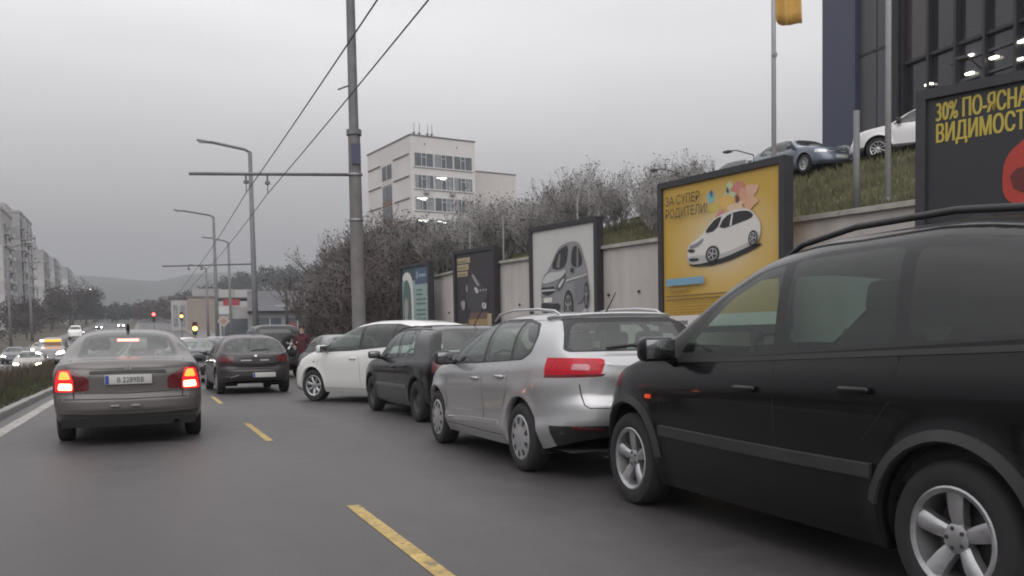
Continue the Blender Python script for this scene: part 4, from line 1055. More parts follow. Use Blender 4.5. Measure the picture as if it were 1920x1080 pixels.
for k, (u, v, a, b_, c) in enumerate(((.44, .13, .035, .05, (.20, .42, .42)), (.47, .20, .05, .035, (.55, .42, .10)), (.60, .12, .05, .07, (.46, .50, .30)), (.58, .19, .06, .05, (.60, .38, .10)), (.68, .10, .06, .04, (.50, .20, .16)), (.72, .16, .05, .06, (.58, .30, .20)), (.78, .13, .05, .05, (.60, .36, .26)), (.66, .22, .07, .04, (.62, .45, .32)), (.53, .25, .04, .03, (.50, .22, .22)), (.77, .21, .06, .04, (.60, .34, .22)), (.45, .10, .012, .02, (.05, .12, .22)), (.59, .10, .012, .02, (.06, .08, .10)), (.67, .17, .016, .03, (.14, .05, .05)))):
    b1.poly(sm([(u+a*math.cos(t+k)*(1+.35*math.sin(3*t+k)), v-b_*math.sin(t+k)*(1+.3*math.cos(2*t+k))) for t in [2*math.pi*j/9 for j in range(9)]], 1), pm('paint_splash%d' % k, c))
poster_car_side(b1, lambda x, y: (.235+x*.625, .255+y*.335-.03*x), W_, pm('car_shade', (.40, .39, .38)), K_, pm('rim', (.34, .34, .34)), pm('lamp', (.20, .22, .24)))
b1.text('ЗА СУПЕР', .045, .135, .27, K_, 0, .78)
b1.text('РОДИТЕЛИ!', .045, .225, .27, K_, 0, .78)
b1.rect(.05, .655, .40, .705, pm('blue_band', (.17, .32, .44)))
b1.rect(.06, .725, .25, .742, pm('small_print', (.30, .20, .05)))
for v in (.775, .80): b1.rect(.05, v, .62, v+.012, pm('small_print_dark', (.19, .13, .04)))
for v in (.835, .855, .875, .895): b1.rect(.05, v, .50-.1*(v > .86), v+.006, pm('small_print', (.30, .20, .05)))
b1.rect(0, .92, 1, 1.0, W_)
b1.text('Bu', .07, .985, .19, K_, .006); b1.rect(.145, .955, .26, .985, pm('grey_print', (.18, .18, .18)))
b1.lamps((.55, 2.6))
# --- white poster with a small silver car
LG = pm('poster_pale', (.50, .49, .48))
b2 = Board((10.70, 24.35), (11.46, 21.45), 1.2, 4.5, 'white billboard with a silver compact car above the wagon roof', LG)
DK = pm('graphite', (.035, .035, .038)); MG = pm('mid_grey', (.17, .17, .175)); SI = pm('silver_print', (.23, .23, .235))
b2.poly([(.03, .93), (.30, .86), (.90, .80), (.99, .99), (.03, .985)], pm('floor_shadow', (.022, .021, .022)))
b2.poly(sm([(.13, .60), (.14, .50), (.19, .43), (.27, .385), (.40, .215), (.47, .17), (.60, .145), (.72, .15), (.79, .19), (.85, .33), (.89, .42), (.91, .58), (.90, .74), (.80, .80), (.66, .86), (.52, .90), (.36, .905), (.20, .88), (.14, .80)], 1), SI, 'printed_car')
b2.poly(sm([(.30, .375), (.415, .225), (.52, .185), (.60, .175), (.565, .365), (.44, .40)], 1), DK)
b2.poly([(.40, .37), (.44, .25), (.47, .24), (.45, .38)], MG)
b2.poly(sm([(.625, .37), (.655, .20), (.73, .19), (.775, .23), (.825, .36), (.74, .40)], 1), DK)
b2.poly([(.725, .39), (.735, .195), (.75, .20), (.745, .39)], SI)
b2.poly(sm([(.17, .475), (.28, .405), (.44, .42), (.565, .395), (.50, .47), (.36, .50), (.17, .52)], 1), pm('bonnet_sheen', (.46, .46, .465)))
b2.poly(sm([(.145, .545), (.26, .555), (.38, .545), (.36, .61), (.24, .635), (.15, .61)], 1), DK)
b2.poly([(.15, .575), (.37, .575), (.365, .59), (.15, .59)], pm('grille_bar', (.50, .50, .50)))
b2.poly(sm([(.39, .545), (.46, .49), (.555, .425), (.55, .50), (.47, .585), (.40, .60)], 1), pm('lamp_print', (.10, .105, .11)))
b2.poly(sm([(.42, .55), (.52, .475), (.53, .50), (.45, .575)], 1), pm('lamp_white', (.46, .46, .46)))
b2.poly(sm([(.14, .69), (.30, .72), (.46, .71), (.45, .78), (.30, .82), (.15, .79)], 1), DK)
b2.rect(.19, .655, .33, .70, pm('white', (.60, .585, .56)))
b2.poly([(.15, .84), (.30, .865), (.50, .855), (.50, .87), (.30, .882), (.15, .855)], pm('bonnet_sheen', (.46, .46, .465)))
b2.poly(sm([(.68, .50), (.74, .47), (.86, .46), (.875, .55), (.84, .70), (.71, .74)], 1), MG)
b2.poly([(.56, .50), (.89, .46), (.89, .472), (.57, .515)], pm('bonnet_sheen', (.46, .46, .465)))
b2.poly(sm([(.63, .40), (.68, .385), (.69, .43), (.64, .44)], 1), DK)
for cx, cy, rx, ry in ((.595, .745, .072, .15), (.885, .66, .036, .125)):
    for q, mt in ((1, DK), (.70, SI), (.58, DK)): b2.disc(cx, cy, rx*q, ry*q, mt)
    for j in range(5):
        a_ = j*2*math.pi/5+.3; c_, s_ = math.cos(a_), math.sin(a_)
        b2.poly([(cx+rx*(.66*c_-.1*s_), cy-ry*(.66*s_+.1*c_)), (cx-rx*.1*s_, cy-ry*.1*c_), (cx+rx*.1*s_, cy+ry*.1*c_), (cx+rx*(.66*c_+.1*s_), cy-ry*(.66*s_-.1*c_))][::-1], SI)
b2.lamps((.5, 2.4))
# --- black poster at the right edge of the picture
b3 = Board((9.95, 9.25), (11.42, 5.68), 1.25, 4.5, 'near black billboard with yellow Cyrillic lettering and a red car', pm('night_black', (.020, .020, .024)))
LY = pm('letter_yellow', (.46, .36, .055))
for _d in (0, .0045):
    b3.text('30% ПО-ЯСНА', .030+_d, .105, .35, LY, 0, .49); b3.text('ВИДИМОСТ', .030+_d, .203, .35, LY, 0, .53)
b3.poly(sm([(.10, .60), (.20, .52), (.30, .62), (.22, .78), (.10, .86), (.06, .75)], 2), pm('smoke', (.035, .035, .042)))
RC = pm('red_car', (.36, .035, .022))
b3.poly(sm([(.265, .40), (.275, .31), (.33, .25), (.42, .18), (.60, .12), (1.0, .10), (1.0, .66), (.60, .62), (.32, .53), (.27, .49)], 2), RC, 'printed_car')
b3.poly(sm([(.36, .25), (.44, .19), (.62, .14), (1.0, .12), (1.0, .26), (.50, .27)], 1), pm('night_black', (.020, .020, .024)))
b3.poly(sm([(.285, .37), (.40, .36), (.44, .48), (.31, .48)], 1), pm('dark_red', (.10, .012, .012)))
b3.lamps((.8, 2.8))
# --- dark poster with a car and flower pot colours
b4 = Board((10.71, 31.47), (11.41, 29.04), 1.2, 4.5, 'narrow dark violet billboard with cream lettering blocks, beyond the white one', pm('aubergine', (.036, .032, .040)))
CR = pm('cream', (.36, .31, .19))
for v0, v1, u1 in ((.05, .115, .40), (.13, .20, .36), (.215, .275, .33)): b4.rect(.04, v0, u1, v1, CR)
for v in (.09, .165, .245): b4.rect(.06, v, .30, v+.012, pm('olive', (.14, .11, .06)))
b4.poly(sm([(.30, .42), (.44, .26), (.52, .26), (.74, .40), (.86, .48), (.86, .66), (.70, .74), (.36, .70), (.28, .56)], 2), pm('dark_car', (.055, .052, .058)), 'printed_car')
b4.poly([(.44, .27), (.49, .26), (.66, .40), (.60, .41)], pm('pale_streak', (.28, .27, .28)))
b4.poly(sm([(.28, .40), (.32, .37), (.33, .46), (.29, .47)], 1), pm('pale_streak', (.28, .27, .28)))
b4.poly(sm([(.50, .42), (.58, .42), (.64, .48), (.56, .50)], 1), pm('lamp_white', (.46, .46, .46)))
for u in (.66, .74, .81): b4.rect(u, .45, u+.03, .47, pm('lamp_white', (.46, .46, .46)))
b4.rect(.72, .61, .83, .68, pm('lamp_white', (.46, .46, .46)))
b4.poly(sm([(.12, .58), (.26, .56), (.26, .66), (.20, .70)], 1), pm('pale_streak', (.28, .27, .28)))
b4.poly([(.34, .80), (.86, .80), (.84, 1.0), (.42, 1.0)], pm('ochre', (.30, .20, .10)))
b4.poly([(.40, .72), (.88, .72), (.86, .80), (.36, .80)], pm('rust', (.13, .085, .07)))
b4.rect(.86, .74, .97, .93, CR); b4.rect(.03, .85, .34, .90, CR); b4.rect(.03, .93, .50, .94, pm('pale_streak', (.28, .27, .28)))
b4.lamps((1.2,))
# --- teal poster
b5 = Board((10.40, 37.85), (11.02, 35.5), 1.2, 4.5, 'farthest billboard, pale teal with a blue corner and text lines', pm('teal_pale', (.27, .36, .345)))
b5.rect(0, 0, 1, .19, pm('deep_teal', (.05, .075, .08))); b5.rect(.50, .02, 1, .25, pm('logo_blue', (.075, .105, .17)))
b5.rect(.56, .07, .62, .17, pm('pale_blue', (.24, .30, .36))); b5.rect(.66, .11, .92, .15, pm('pale_blue', (.24, .30, .36)))
b5.poly(sm([(.02, .12), (.18, .05), (.36, .10), (.44, .28), (.44, 1.0), (.36, 1.0), (.36, .34), (.24, .16), (.04, .20)], 1), pm('white', (.60, .585, .56)))
b5.poly(sm([(.04, .22), (.24, .18), (.34, .34), (.34, .98), (.04, .98)], 1), pm('teal_dark', (.10, .16, .145)))
b5.poly(sm([(.08, .45), (.20, .42), (.24, .60), (.16, .80), (.08, .75)], 1), pm('skin_pale', (.34, .31, .29)))
for v in (.32, .38, .45, .51, .60, .66, .73, .80, .87): b5.rect(.54, v, .90-.12*((v*100) % 3 > 1), v+.018, pm('grey_text', (.15, .19, .19)))
# ------------------------------------------------------------------ buildings
M_CREAM = simple('pale_render', (.63, .60, .585), .85, var=.07, scale=.25, bump=.1)
M_CREAM2 = simple('pale_render_grey', (.54, .515, .50), .85, var=.08, scale=.25)
M_BAND = simple('dark_band', (.16, .14, .13), .8)
M_WFR = simple('white_window_frame', (.58, .58, .58), .5)
M_PANE = simple('window_pane', (.085, .10, .115), .08, spec=.8, var=.35, scale=.35)
M_CURT = simple('curtain_pane', (.24, .25, .26), .25, var=.3, scale=1.2)
M_TUBE = emit('fluorescent_tube', (1.0, .97, .88), 3.2)
M_ROOFT = simple('roof_flashing', (.17, .165, .165), .6, metal=.3)
def office():
    r = tag(empty('office_building', (37.2, 127.5, 4.0), R(9)), 'pale five storey office block with rooftop antennas behind the bare trees', 'building')
    W, D, H = 10.9, 16.5, 27.7
    MB().box((0, 0, 0), (W, D, H)).build('wall', M_CREAM, r)
    MB().box((-.12, -.12, H+.002), (W+.12, D+.12, H+.16)).build('roof_edge', M_ROOFT, r)
    fh = 3.25
    for k in range(6):
        z1 = H-2.45-k*fh; z0 = z1-2.05
        for c in range(3):
            x0 = .55+c*3.32
            wn = empty('window', (x0, -.001, z0), 0, r)
            MB().box((0, -.03, 0), (3.18, -.002, 2.05)).build('pane', M_PANE, wn)
            fr_ = MB()
            for a, b in ((0, .07), (3.11, 3.18), (1.16, 1.24), (1.92, 2.0)): fr_.box((a, -.075, 0), (b, -.031, 2.05))
            for a, b in ((0, .06), (1.99, 2.05)): fr_.box((.072, -.07, a), (3.108, -.0312, b))
            fr_.box((1.242, -.072, 1.42), (1.918, -.0313, 1.49))
            fr_.build('frame', M_WFR, wn)
            rg_ = random.Random(k*7+c)
            for a, b in ((.10, 1.12), (2.04, 3.08)):
                if rg_.random() < .7: MB().box((a, -.036, .06), (a+(b-a)*rg_.uniform(.5, 1), -.0305, 1.98)).build('curtain', M_CURT, wn)
            if (k, c) in ((1, 1), (2, 0), (3, 0), (3, 1), (4, 0), (4, 1), (5, 0)):
                for q, (xx, zz) in enumerate(((.15, 1.72), (1.05, 1.80), (.75, 1.58))):
                    if k == 1 or q != 1 or c == 0: MB().box((xx+.2, -.05, zz), (xx+1.05, -.038, zz+.11)).build('ceiling_tube', M_TUBE, wn)
        MB().box((.4, -.16, z0-.12), (W-.35, -.002, z0-.02)).build('sill', M_CREAM2, r)
        if k in (1,):
            for x in (2.0, 6.4):
                MB().box((x, -.42, z0-.75), (x+.8, -.165, z0-.2)).build('air_conditioner', simple('aircon', (.30, .30, .29), .6), r)
    for x in (2.2, 7.7): MB().box((x, -.04, H-1.25), (x+.2, -.002, H-1.0)).build('vent', M_BAND, r)
    # left flank: stair window strip and dark string courses
    for k in range(5):
        z = H-2.6-k*fh
        MB().box((-.14, .6, z-.12), (-.002, 6.2, z+.02)).build('string_course', M_BAND, r)
        MB().box((-.14, 11.2, z-.12), (-.002, 16.2, z+.02)).build('string_course', M_BAND, r)
        st = empty('window', (-.002, 7.0, z-2.6), 0, r)
        MB().box((-.04, 0, 0), (0, 3.6, 2.2)).build('pane', M_PANE if k else simple('dark_pane', (.06, .06, .075), .2), st)
        f2 = MB(); f2.box((-.09, 1.75, .0), (-.041, 1.87, 2.2)); f2.box((-.09, 0, -.9), (-.003, 3.6, -.06)); f2.build('frame', simple('red_brown_spandrel', (.18, .11, .10), .7) if k in (1, 2) else M_CREAM2, st)
    for x in (1.6, 2.5, 3.9, 4.6):
        MB().tube([(x, 2.0, H+.1), (x, 2.0, H+2.4)], .05, 6).build('antenna_mast', M_BAND, r)
        MB().box((x-.22, 1.85, H+.75), (x+.1, 2.1, H+1.0)).build('antenna_box', M_BAND, r)
    # annex
    MB().box((W+.002, 2.6, 0), (W+9.0, D, H-3.9)).build('annex_wall', simple('annex_render', (.57, .53, .51), .85, var=.06, scale=.3), r)
    MB().box((W+.01, 2.5, H-3.898), (W+9.1, D, H-3.75)).build('annex_roof_edge', M_ROOFT, r)
    MB().box((W+.25, 2.55, 4), (W+1.15, 2.598, H-7.0)).build('annex_window_strip', simple('dark_strip', (.10, .09, .09), .3), r)
    return r
office()

# panel-built apartment blocks down the left side
M_PAN = [simple('concrete_panel_%d' % k, c, .9, var=.10, scale=.5) for k, c in enumerate(((.43, .41, .405), (.50, .485, .48), (.34, .325, .325), (.40, .395, .385)))]
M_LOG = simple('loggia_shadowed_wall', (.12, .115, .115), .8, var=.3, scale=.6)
def block(r0, r1, s0, s1, H, label, seed, big=True):
    """slab of flats; its gable faces the lens, its long side the road"""
    z = G(s0)-.3; rg_ = random.Random(seed)
    b = tag(empty('apartment_block', (r1, s0, z)), label, 'building', 'panel apartment blocks on the left')
    W, D = r1-r0, s1-s0; fh = 2.8; nf = int(H/fh)
    MB().box((-W+.05, .06, 0), (-.06, D, H-.05)).build('core', M_PAN[2], b)
    MB().box((-W-.1, -.1, H-.049), (.12, D+.1, H+.55)).build('parapet', M_PAN[2], b)
    MB().box((-W*.45, D*.2, H+.552), (-W*.25, D*.7, H+3.0)).build('lift_house', M_PAN[2], b)
    pw = W/3.0
    pmesh = {}
    for k in range(nf):
        for c in range(3):
            mt = M_PAN[rg_.choice((0, 1, 1, 3))] if k < nf-2 else M_PAN[2]
            key = (mt.name,)
            if key not in pmesh:
                pmesh[key] = MB().box((.03, 0, .03), (pw-.03, .055, fh-.03)).build('panel', mt, b)
                o = pmesh[key]
            else:
                o = bpy.data.objects.new('panel', pmesh[key].data); link(o, b)
            o.location = (-W+c*pw, 0, k*fh)
        # road side: loggias and windows
        nb = max(3, int(D/3.2)); lw = D/nb
        for c in range(nb):
            y = c*lw
            if c % 2 == (seed % 2):
                g = empty('loggia', (0, y, k*fh), 0, b)
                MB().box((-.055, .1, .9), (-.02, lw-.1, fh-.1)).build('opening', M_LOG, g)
                MB().box((-.058, .05, .02), (.95, lw-.05, .14)).build('slab', M_PAN[1], g)
                MB().box((.88, .05, .142), (.95, lw-.05, 1.05)).build('parapet_panel', M_PAN[rg_.choice((0, 1, 3))], g)
                if rg_.random() < .45: MB().box((.86, .06, 1.052), (.92, lw-.06, fh-.12)).build('glazing', M_PANE, g)
            else:
                g = empty('window', (0, y, k*fh), 0, b)
                MB().box((-.058, .02, .02), (-.001, lw-.02, fh-.02)).build('panel', M_PAN[rg_.choice((0, 1, 3))], g)
                MB().box((0, lw*.25, .9), (.02, lw*.75, 2.3)).build('pane', M_PANE, g)
    return b
block(-47, -29.6, 232, 250, 27.8, 'nearest apartment block on the left, white gable with panel joints', 1)
block(-43, -28.4, 255, 280, 29.2, 'second apartment block on the left, grey and tall, just behind the white gable', 2)
block(-50, -36.5, 395, 420, 28.0, 'third apartment block down the left side, lower in the picture', 3)
block(-50, -36.8, 445, 470, 28.0, 'fourth apartment block down the left side, before the hazy far one', 4)
block(-54, -37.0, 520, 560, 28.0, 'last hazy apartment block at the left end of the row', 5)
# a kiosk with a red fascia below the blocks
kk = tag(empty('street_kiosk', (-21.5, 150, G(150)-.2)), 'low white kiosk with red fascia at the far left edge', 'kiosk')
MB().box((-6, 0, 0), (0, 5, 3.0)).build('wall', M_PAN[1], kk); MB().box((-6.1, -.15, 3.002), (.15, 5.1, 3.7)).build('fascia', simple('faded_red', (.22, .06, .06), .6), kk)
MB().box((-2.2, -.03, .1), (-1.1, -.002, 2.3)).build('door', M_LOG, kk); MB().box((-5.2, -.03, 1.0), (-3.0, -.002, 2.3)).build('window', M_PANE, kk)

# low shops beyond the parked cars
def low_shop():
    s = 122; z = G(s)-.2
    b = tag(empty('shop_building', (13.2, s, z), R(-6)), 'low grey shop with long sloping roof and wide windows behind the jeep', 'shop')
    W = 15; 
    MB().box((0, 0, 0), (W, 12, 4.3)).build('wall', simple('shop_wall', (.27, .27, .285), .8, var=.1), b)
    MB().add([(-.6, -1.2, 4.4), (W+.6, -1.2, 4.4), (W+.6, 5, 7.4), (-.6, 5, 7.4), (-.6, 5, 4.4), (W+.6, 5, 4.4), (-.6, 13, 4.4), (W+.6, 13, 4.4)], [(0, 1, 2, 3), (3, 2, 7, 6), (0, 3, 6), (1, 7, 2), (0, 6, 7, 1)]).build('roof', simple('sheet_roof', (.13, .128, .14), .9, var=.15, scale=.5, spec=.1), b)
    for k in range(7): MB().box((.2+k*2.1, -1.22, 4.405), (.26+k*2.1, -1.10, 4.55)).build('roof_seam', M_ROOFT, b)
    for x in (3.0, 8.0, 11.5): MB().add([(x, -.1, 4.96), (x+2.5, -.1, 4.96), (x+2.5, .4, 5.22), (x, .4, 5.22)], [(0, 1, 2, 3)]).build('skylight', M_PANE, b)
    for k in range(4):
        w_ = empty('window', (.8+k*3.6, -.002, .9), 0, b)
        MB().box((0, -.03, 0), (2.9, 0, 2.6)).build('pane', M_PANE, w_); MB().box((1.4, -.06, 0), (1.5, -.031, 2.6)).build('frame', M_WFR, w_)
        if k == 1: MB().box((.3, -.05, .4), (1.3, -.032, 2.0)).build('poster', simple('red_poster', (.24, .06, .07), .5), w_)
    c = tag(empty('corner_shop', (9.3, 128, G(128)-.2), R(-4)), 'small shop with white and red fascia left of the low grey shop', 'shop')
    MB().box((0, 0, 0), (4.4, 8, 5.0)).build('wall', M_PAN[3], c); MB().box((-.2, -.25, 4.0), (1.9, -.003, 5.1)).build('fascia_white', simple('sign_white', (.55, .54, .53), .5), c)
    MB().box((.7, -.3, 5.2), (2.9, -.255, 6.1)).build('fascia_red', simple('sign_red', (.33, .035, .05), .5), c); MB().box((.4, -.03, .3), (3.9, -.004, 3.4)).build('shop_window', M_PANE, c)
    MB().box((-.3, -.4, 6.2), (4.6, 8.2, 6.35)).build('roof', M_ROOFT, c)
    t = tag(empty('storage_building', (8.2, 196, G(196)-.3), R(-3)), 'blank tan block with flat roof beyond the traffic queue', 'building')
    MB().box((0, 0, 0), (8.6, 14, 7.2)).build('wall', simple('tan_render', (.30, .25, .215), .85, var=.1, scale=.3), t); MB().box((-3.2, .5, 0), (-.002, 12, 6.6)).build('side_wing', M_PAN[0], t)
    MB().box((-.2, -.2, 7.202), (8.8, 14.2, 7.5)).build('roof_edge', M_ROOFT, t); MB().box((1, 3, 7.502), (7, 9, 9.2)).build('roof_house', M_PAN[2], t)
    for k in range(2): MB().box((-2.8+k*1.4, .44, 1.2), (-1.9+k*1.4, .498, 5.6)).build('window', M_CURT, t)
    p = tag(empty('panelled_store', (12.2, 170, G(170)-.3), R(-3)), 'light store front of square white panels between tan block and shops', 'building')
    MB().box((0, .1, 0), (6.6, 10, 8.4)).build('wall', M_PAN[2], p)
    pn = None
    for i in range(2):
        for k in range(4):
            if pn is None: pn = MB().box((0, 0, 0), (2.3, .095, 1.75)).build('panel', simple('white_panel', (.42, .42, .40), .6, var=.08), p); o = pn
            else: o = bpy.data.objects.new('panel', pn.data); link(o, p)
            o.location = (.5+i*2.7, 0, .5+k*2.0)
low_shop()

# ------------------------------------------------------------------ car dealer's tower
def dealer():
    d = tag(empty('showroom_building', (30.2, 33.1, 6.3)), 'tall dark glass showroom with navy corner pylon at top right', 'building')
    NAVY = simple('navy_cladding', (.040, .046, .085), .38, var=.10, scale=.6)
    GRY = simple('grey_cladding', (.075, .076, .085), .45, metal=.2, var=.10, scale=.5)
    GL = simple('curtain_glass', (.020, .020, .026), .06, spec=.8, var=.4, scale=.25)
    MUL = simple('mullion', (.018, .018, .02), .5)
    # local: x away from the road, y down the road (negative towards the lens)
    MB().add([(0, -1.6, 0), (3, -1.6, 0), (3, .5, 0), (0, .5, 0), (0, -1.6, 14), (3, -1.6, 14), (3, .5, 14), (0, .5, 14), (-1.0, -1.6, 16.5), (3, -1.6, 22), (3, 1.4, 22), (-1.0, 1.4, 16.5), (-1.0, -1.6, 22), (-1.0, 1.4, 22)],
        [(0, 1, 5, 4), (1, 2, 6, 5), (2, 3, 7, 6), (3, 0, 4, 7), (4, 5, 9, 12, 8), (5, 6, 10, 9), (6, 7, 11, 13, 10), (7, 4, 8, 11), (8, 12, 13, 11), (12, 9, 10, 13)]).build('corner_pylon', NAVY, d, fix=True)
    for k, (a, b) in enumerate(((-2.62, -1.62), (-3.45, -2.68))):
        MB().box((.25, a, 0), (2.6, b, 12.2 if k == 0 else 13.0)).build('cladding_panel', GRY, d)
    for z in (7.4,): MB().box((.22, -3.45, z), (.248, -1.63, z+.10)).build('cladding_joint', MUL, d)
    MB().box((.2, -3.45, 13.002), (2.6, -1.61, 22)).build('upper_cladding', NAVY, d)
    MB().box((.9, -34, 0), (9, -3.46, 24)).build('glass_core', GL, d)
    n = 0
    for k in range(20):
        y = -3.7-k*1.35
        MB().box((.62, y-.06, 0), (.898, y+.06, 24)).build('mullion', MUL, d)
    for z in (3.2, 6.5, 9.8, 13.1, 16.4): MB().box((.70, -34, z), (.897, -3.47, z+.12)).build('transom', MUL, d)
    rg_ = random.Random(3)
    lit = simple('warm_grey_interior', (.10, .085, .075), .5, var=.3)
    for k in range(15):
        for j, z in enumerate((6.62, 9.92, 13.22)):
            if rg_.random() < .34:
                MB().box((.86, -4.98-k*1.35, z+.05), (.899, -3.77-k*1.35, z+3.1)).build('glass_pane', simple('glass_pane_%d' % rg_.randint(0, 2), ((.055, .045, .045), (.045, .045, .05), (.06, .055, .05))[rg_.randint(0, 2)], .12, spec=.7), d)
    for y, z in ((-5.0, 5.3), (-7.0, 5.9), (-7.0, 5.2), (-8.1, 5.5), (-9.3, 5.75), (-9.2, 5.1), (-10.9, 5.4), (-12.5, 5.9)):
        MB().box((.70, y-.16, z), (.855, y+.16, z+.07)).build('ceiling_spot', emit('showroom_spot', (1.0, .93, .78), 5.0), d)
    for z, y0, y1 in ((5.0, -16, -5.2), (5.85, -14, -6)): MB().box((.80, y0, z), (.858, y1, z+.10)).build('interior_beam', GRY, d)
dealer()
# ------------------------------------------------------------------ poles, lamps, wires
M_POLE = simple('weathered_concrete_pole', (.165, .155, .155), .85, var=.25, scale=2, bump=.3)
M_GALV = simple('galvanised', (.34, .34, .35), .5, metal=.6, var=.15)
M_STEELP = simple('painted_steel_pole', (.15, .15, .155), .6, var=.2, scale=3)
M_WIRE = simple('wire', (.03, .03, .032), .6)
def arm(parent, x0, x1, z, y=0, th=.048):
    a = MB().tube([(x0, y, z), (x1, y, z-.22)], th, 8).build('bracket_arm', M_STEELP, parent, smooth=True)
    return a
def insulators(parent, xs, z):
    for x in xs:
        MB().tube([(x, 0, z-.02), (x, 0, z-.22)], .03, 6).build('hanger', M_STEELP, parent)
        MB().tube([(x, 0, z-.22), (x, 0, z-.30)], .075, 8).build('insulator', M_STEELP, parent)
# the big traction pole
p = tag(empty('traction_pole', (6.1, 27.0, 0)), 'tall tapered trolleybus pole with long bracket arm, foreground centre', 'pole')
MB().tube([(0, 0, -.2), (.0, 0, 4), (0, 0, 7.6)], [.225, .205, .185], 12).build('lower_shaft', M_POLE, p, angle=40)
MB().tube([(0, 0, 7.601), (0, 0, 16)], [.15, .12], 12).build('upper_shaft', M_STEELP, p, angle=40)
MB().tube([(0, 0, 7.5), (0, 0, 7.66)], .235, 12).build('collar', M_STEELP, p, angle=40)
for z in (6.28, 4.9): MB().tube([(0, 0, z), (0, 0, z+.06)], .235, 12).build('clamp_band', M_GALV, p, angle=40)
MB().box((-.14, -.235, 6.6), (.14, -.19, 7.2)).build('number_board', simple('navy_plate', (.06, .065, .11), .5), p)
arm(p, -.2, -4.8, 6.3); insulators(p, (-2.62, -3.23), 6.18)
MB().tube([(-.1, 0, 9.0), (-.48, -.15, 8.8)], .03, 6).build('wire_bracket', M_STEELP, p)
MB().tube([(-3.23, 0, 6.0), (-3.23, 0, 5.62)], .012, 4).build('suspension_link', M_WIRE, p); MB().tube([(-2.62, 0, 6.0), (-2.62, 0, 5.62)], .012, 4).build('suspension_link', M_WIRE, p)
# second bracket pole with a street lamp
def lamp_pole(r, s, h, arm_l, label, bracket=None, th=.11, lit=False, group='street lamps along the right side', lift=.45, dirx=-1):
    z = G(s); q = tag(empty('street_lamp', (r, s, z)), label, 'street lamp', group)
    MB().tube([(0, 0, -.2), (0, 0, h*.35), (0, 0, h)], [th*1.25, th, th*.72], 10).build('shaft', M_STEELP, q, smooth=True)
    MB().tube([(0, 0, h-.05), (dirx*.3, 0, h+.12), (dirx*arm_l, 0, h+lift)], th*.5, 8).build('lamp_arm', M_STEELP, q, smooth=True)
    hd = rbox('lamp_head', (.85, .30, .16), (dirx*(arm_l+.32), 0, h+lift+.03), M_GALV, q, .06, rot=(0, R(8)*(-dirx), 0))
    rbox('lamp_glass', (.55, .24, .07), (dirx*(arm_l+.34), 0, h+lift-.055), simple('lamp_bowl', (.5, .5, .5), .2) if not lit else emit('lamp_lit', (1.0, .9, .85), 7), q, .03)
    if bracket:
        arm(q, -.05, -bracket[0], bracket[1]-.1, th=.045); insulators(q, (-bracket[0]*.58, -bracket[0]*.72), bracket[1]-.22)
    return q
lamp_pole(6.35, 57, 13.0, 2.35, 'tall street lamp carrying the second bracket arm left of the big pole', (5.3, 6.2), th=.17)
lamp_pole(6.0, 84, 12.3, 2.6, 'second street lamp down the right side, with long arm', th=.16)
lamp_pole(8.4, 98, 11.3, 1.9, 'third street lamp down the right side, shorter double arm', th=.15)
lamp_pole(7.2, 116, 9.5, 1.2, 'dark far street lamp between the second and third ones', th=.15)
lamp_pole(-14.9, 120, 11.7, 2.2, 'left street lamp with flat head against the second apartment block', th=.16, group='street lamps on the left side', lift=.8, dirx=1)
lamp_pole(-15.8, 150, 11.4, 1.6, 'left street lamp with flat head, second from the picture edge', th=.18, group='street lamps on the left side', lift=.3, dirx=1)
lamp_pole(-17.8, 262, 9.6, 4.0, 'lit white street lamp reaching over the road at left', th=.2, lit=True, group='street lamps on the left side', lift=.2, dirx=1)
# bare mast by the low shop
q = tag(empty('dark_mast', (13.5, 93, G(93)+.0)), 'plain dark mast in front of the low grey shop', 'pole')
MB().tube([(0, 0, -.2), (0, 0, 7.2)], [.17, .13], 8).build('shaft', simple('dark_paint', (.03, .03, .032), .6), q, smooth=True); MB().tube([(0, 0, 7.2), (0, 0, 7.3)], .15, 8).build('cap', simple('dark_paint', (.03, .03, .032), .6), q)
# trolley wires
def wire(pts, rad, label):
    o = MB().tube(pts, rad, 5, False).build('trolley_wire', M_WIRE, None, smooth=True); tag(o, label, 'wire', 'trolley wires'); return o
for r, lb in ((2.87, 'left trolley wire running down the road overhead'), (3.48, 'right trolley wire running down the road overhead')):
    pts = []
    for s in list(range(-4, 27, 3))+[27]+list(range(30, 57, 3))+[57]+list(range(62, 116, 6))+[116, 150, 200]:
        sag = 0.0
        for a, b in ((-4, 27), (27, 57), (57, 116)):
            if a <= s <= b: sag = .10*(1-((2*s-a-b)/(b-a))**2)
        pts.append((r, s, G(s)+5.62-sag))
    wire(pts, .012, lb)
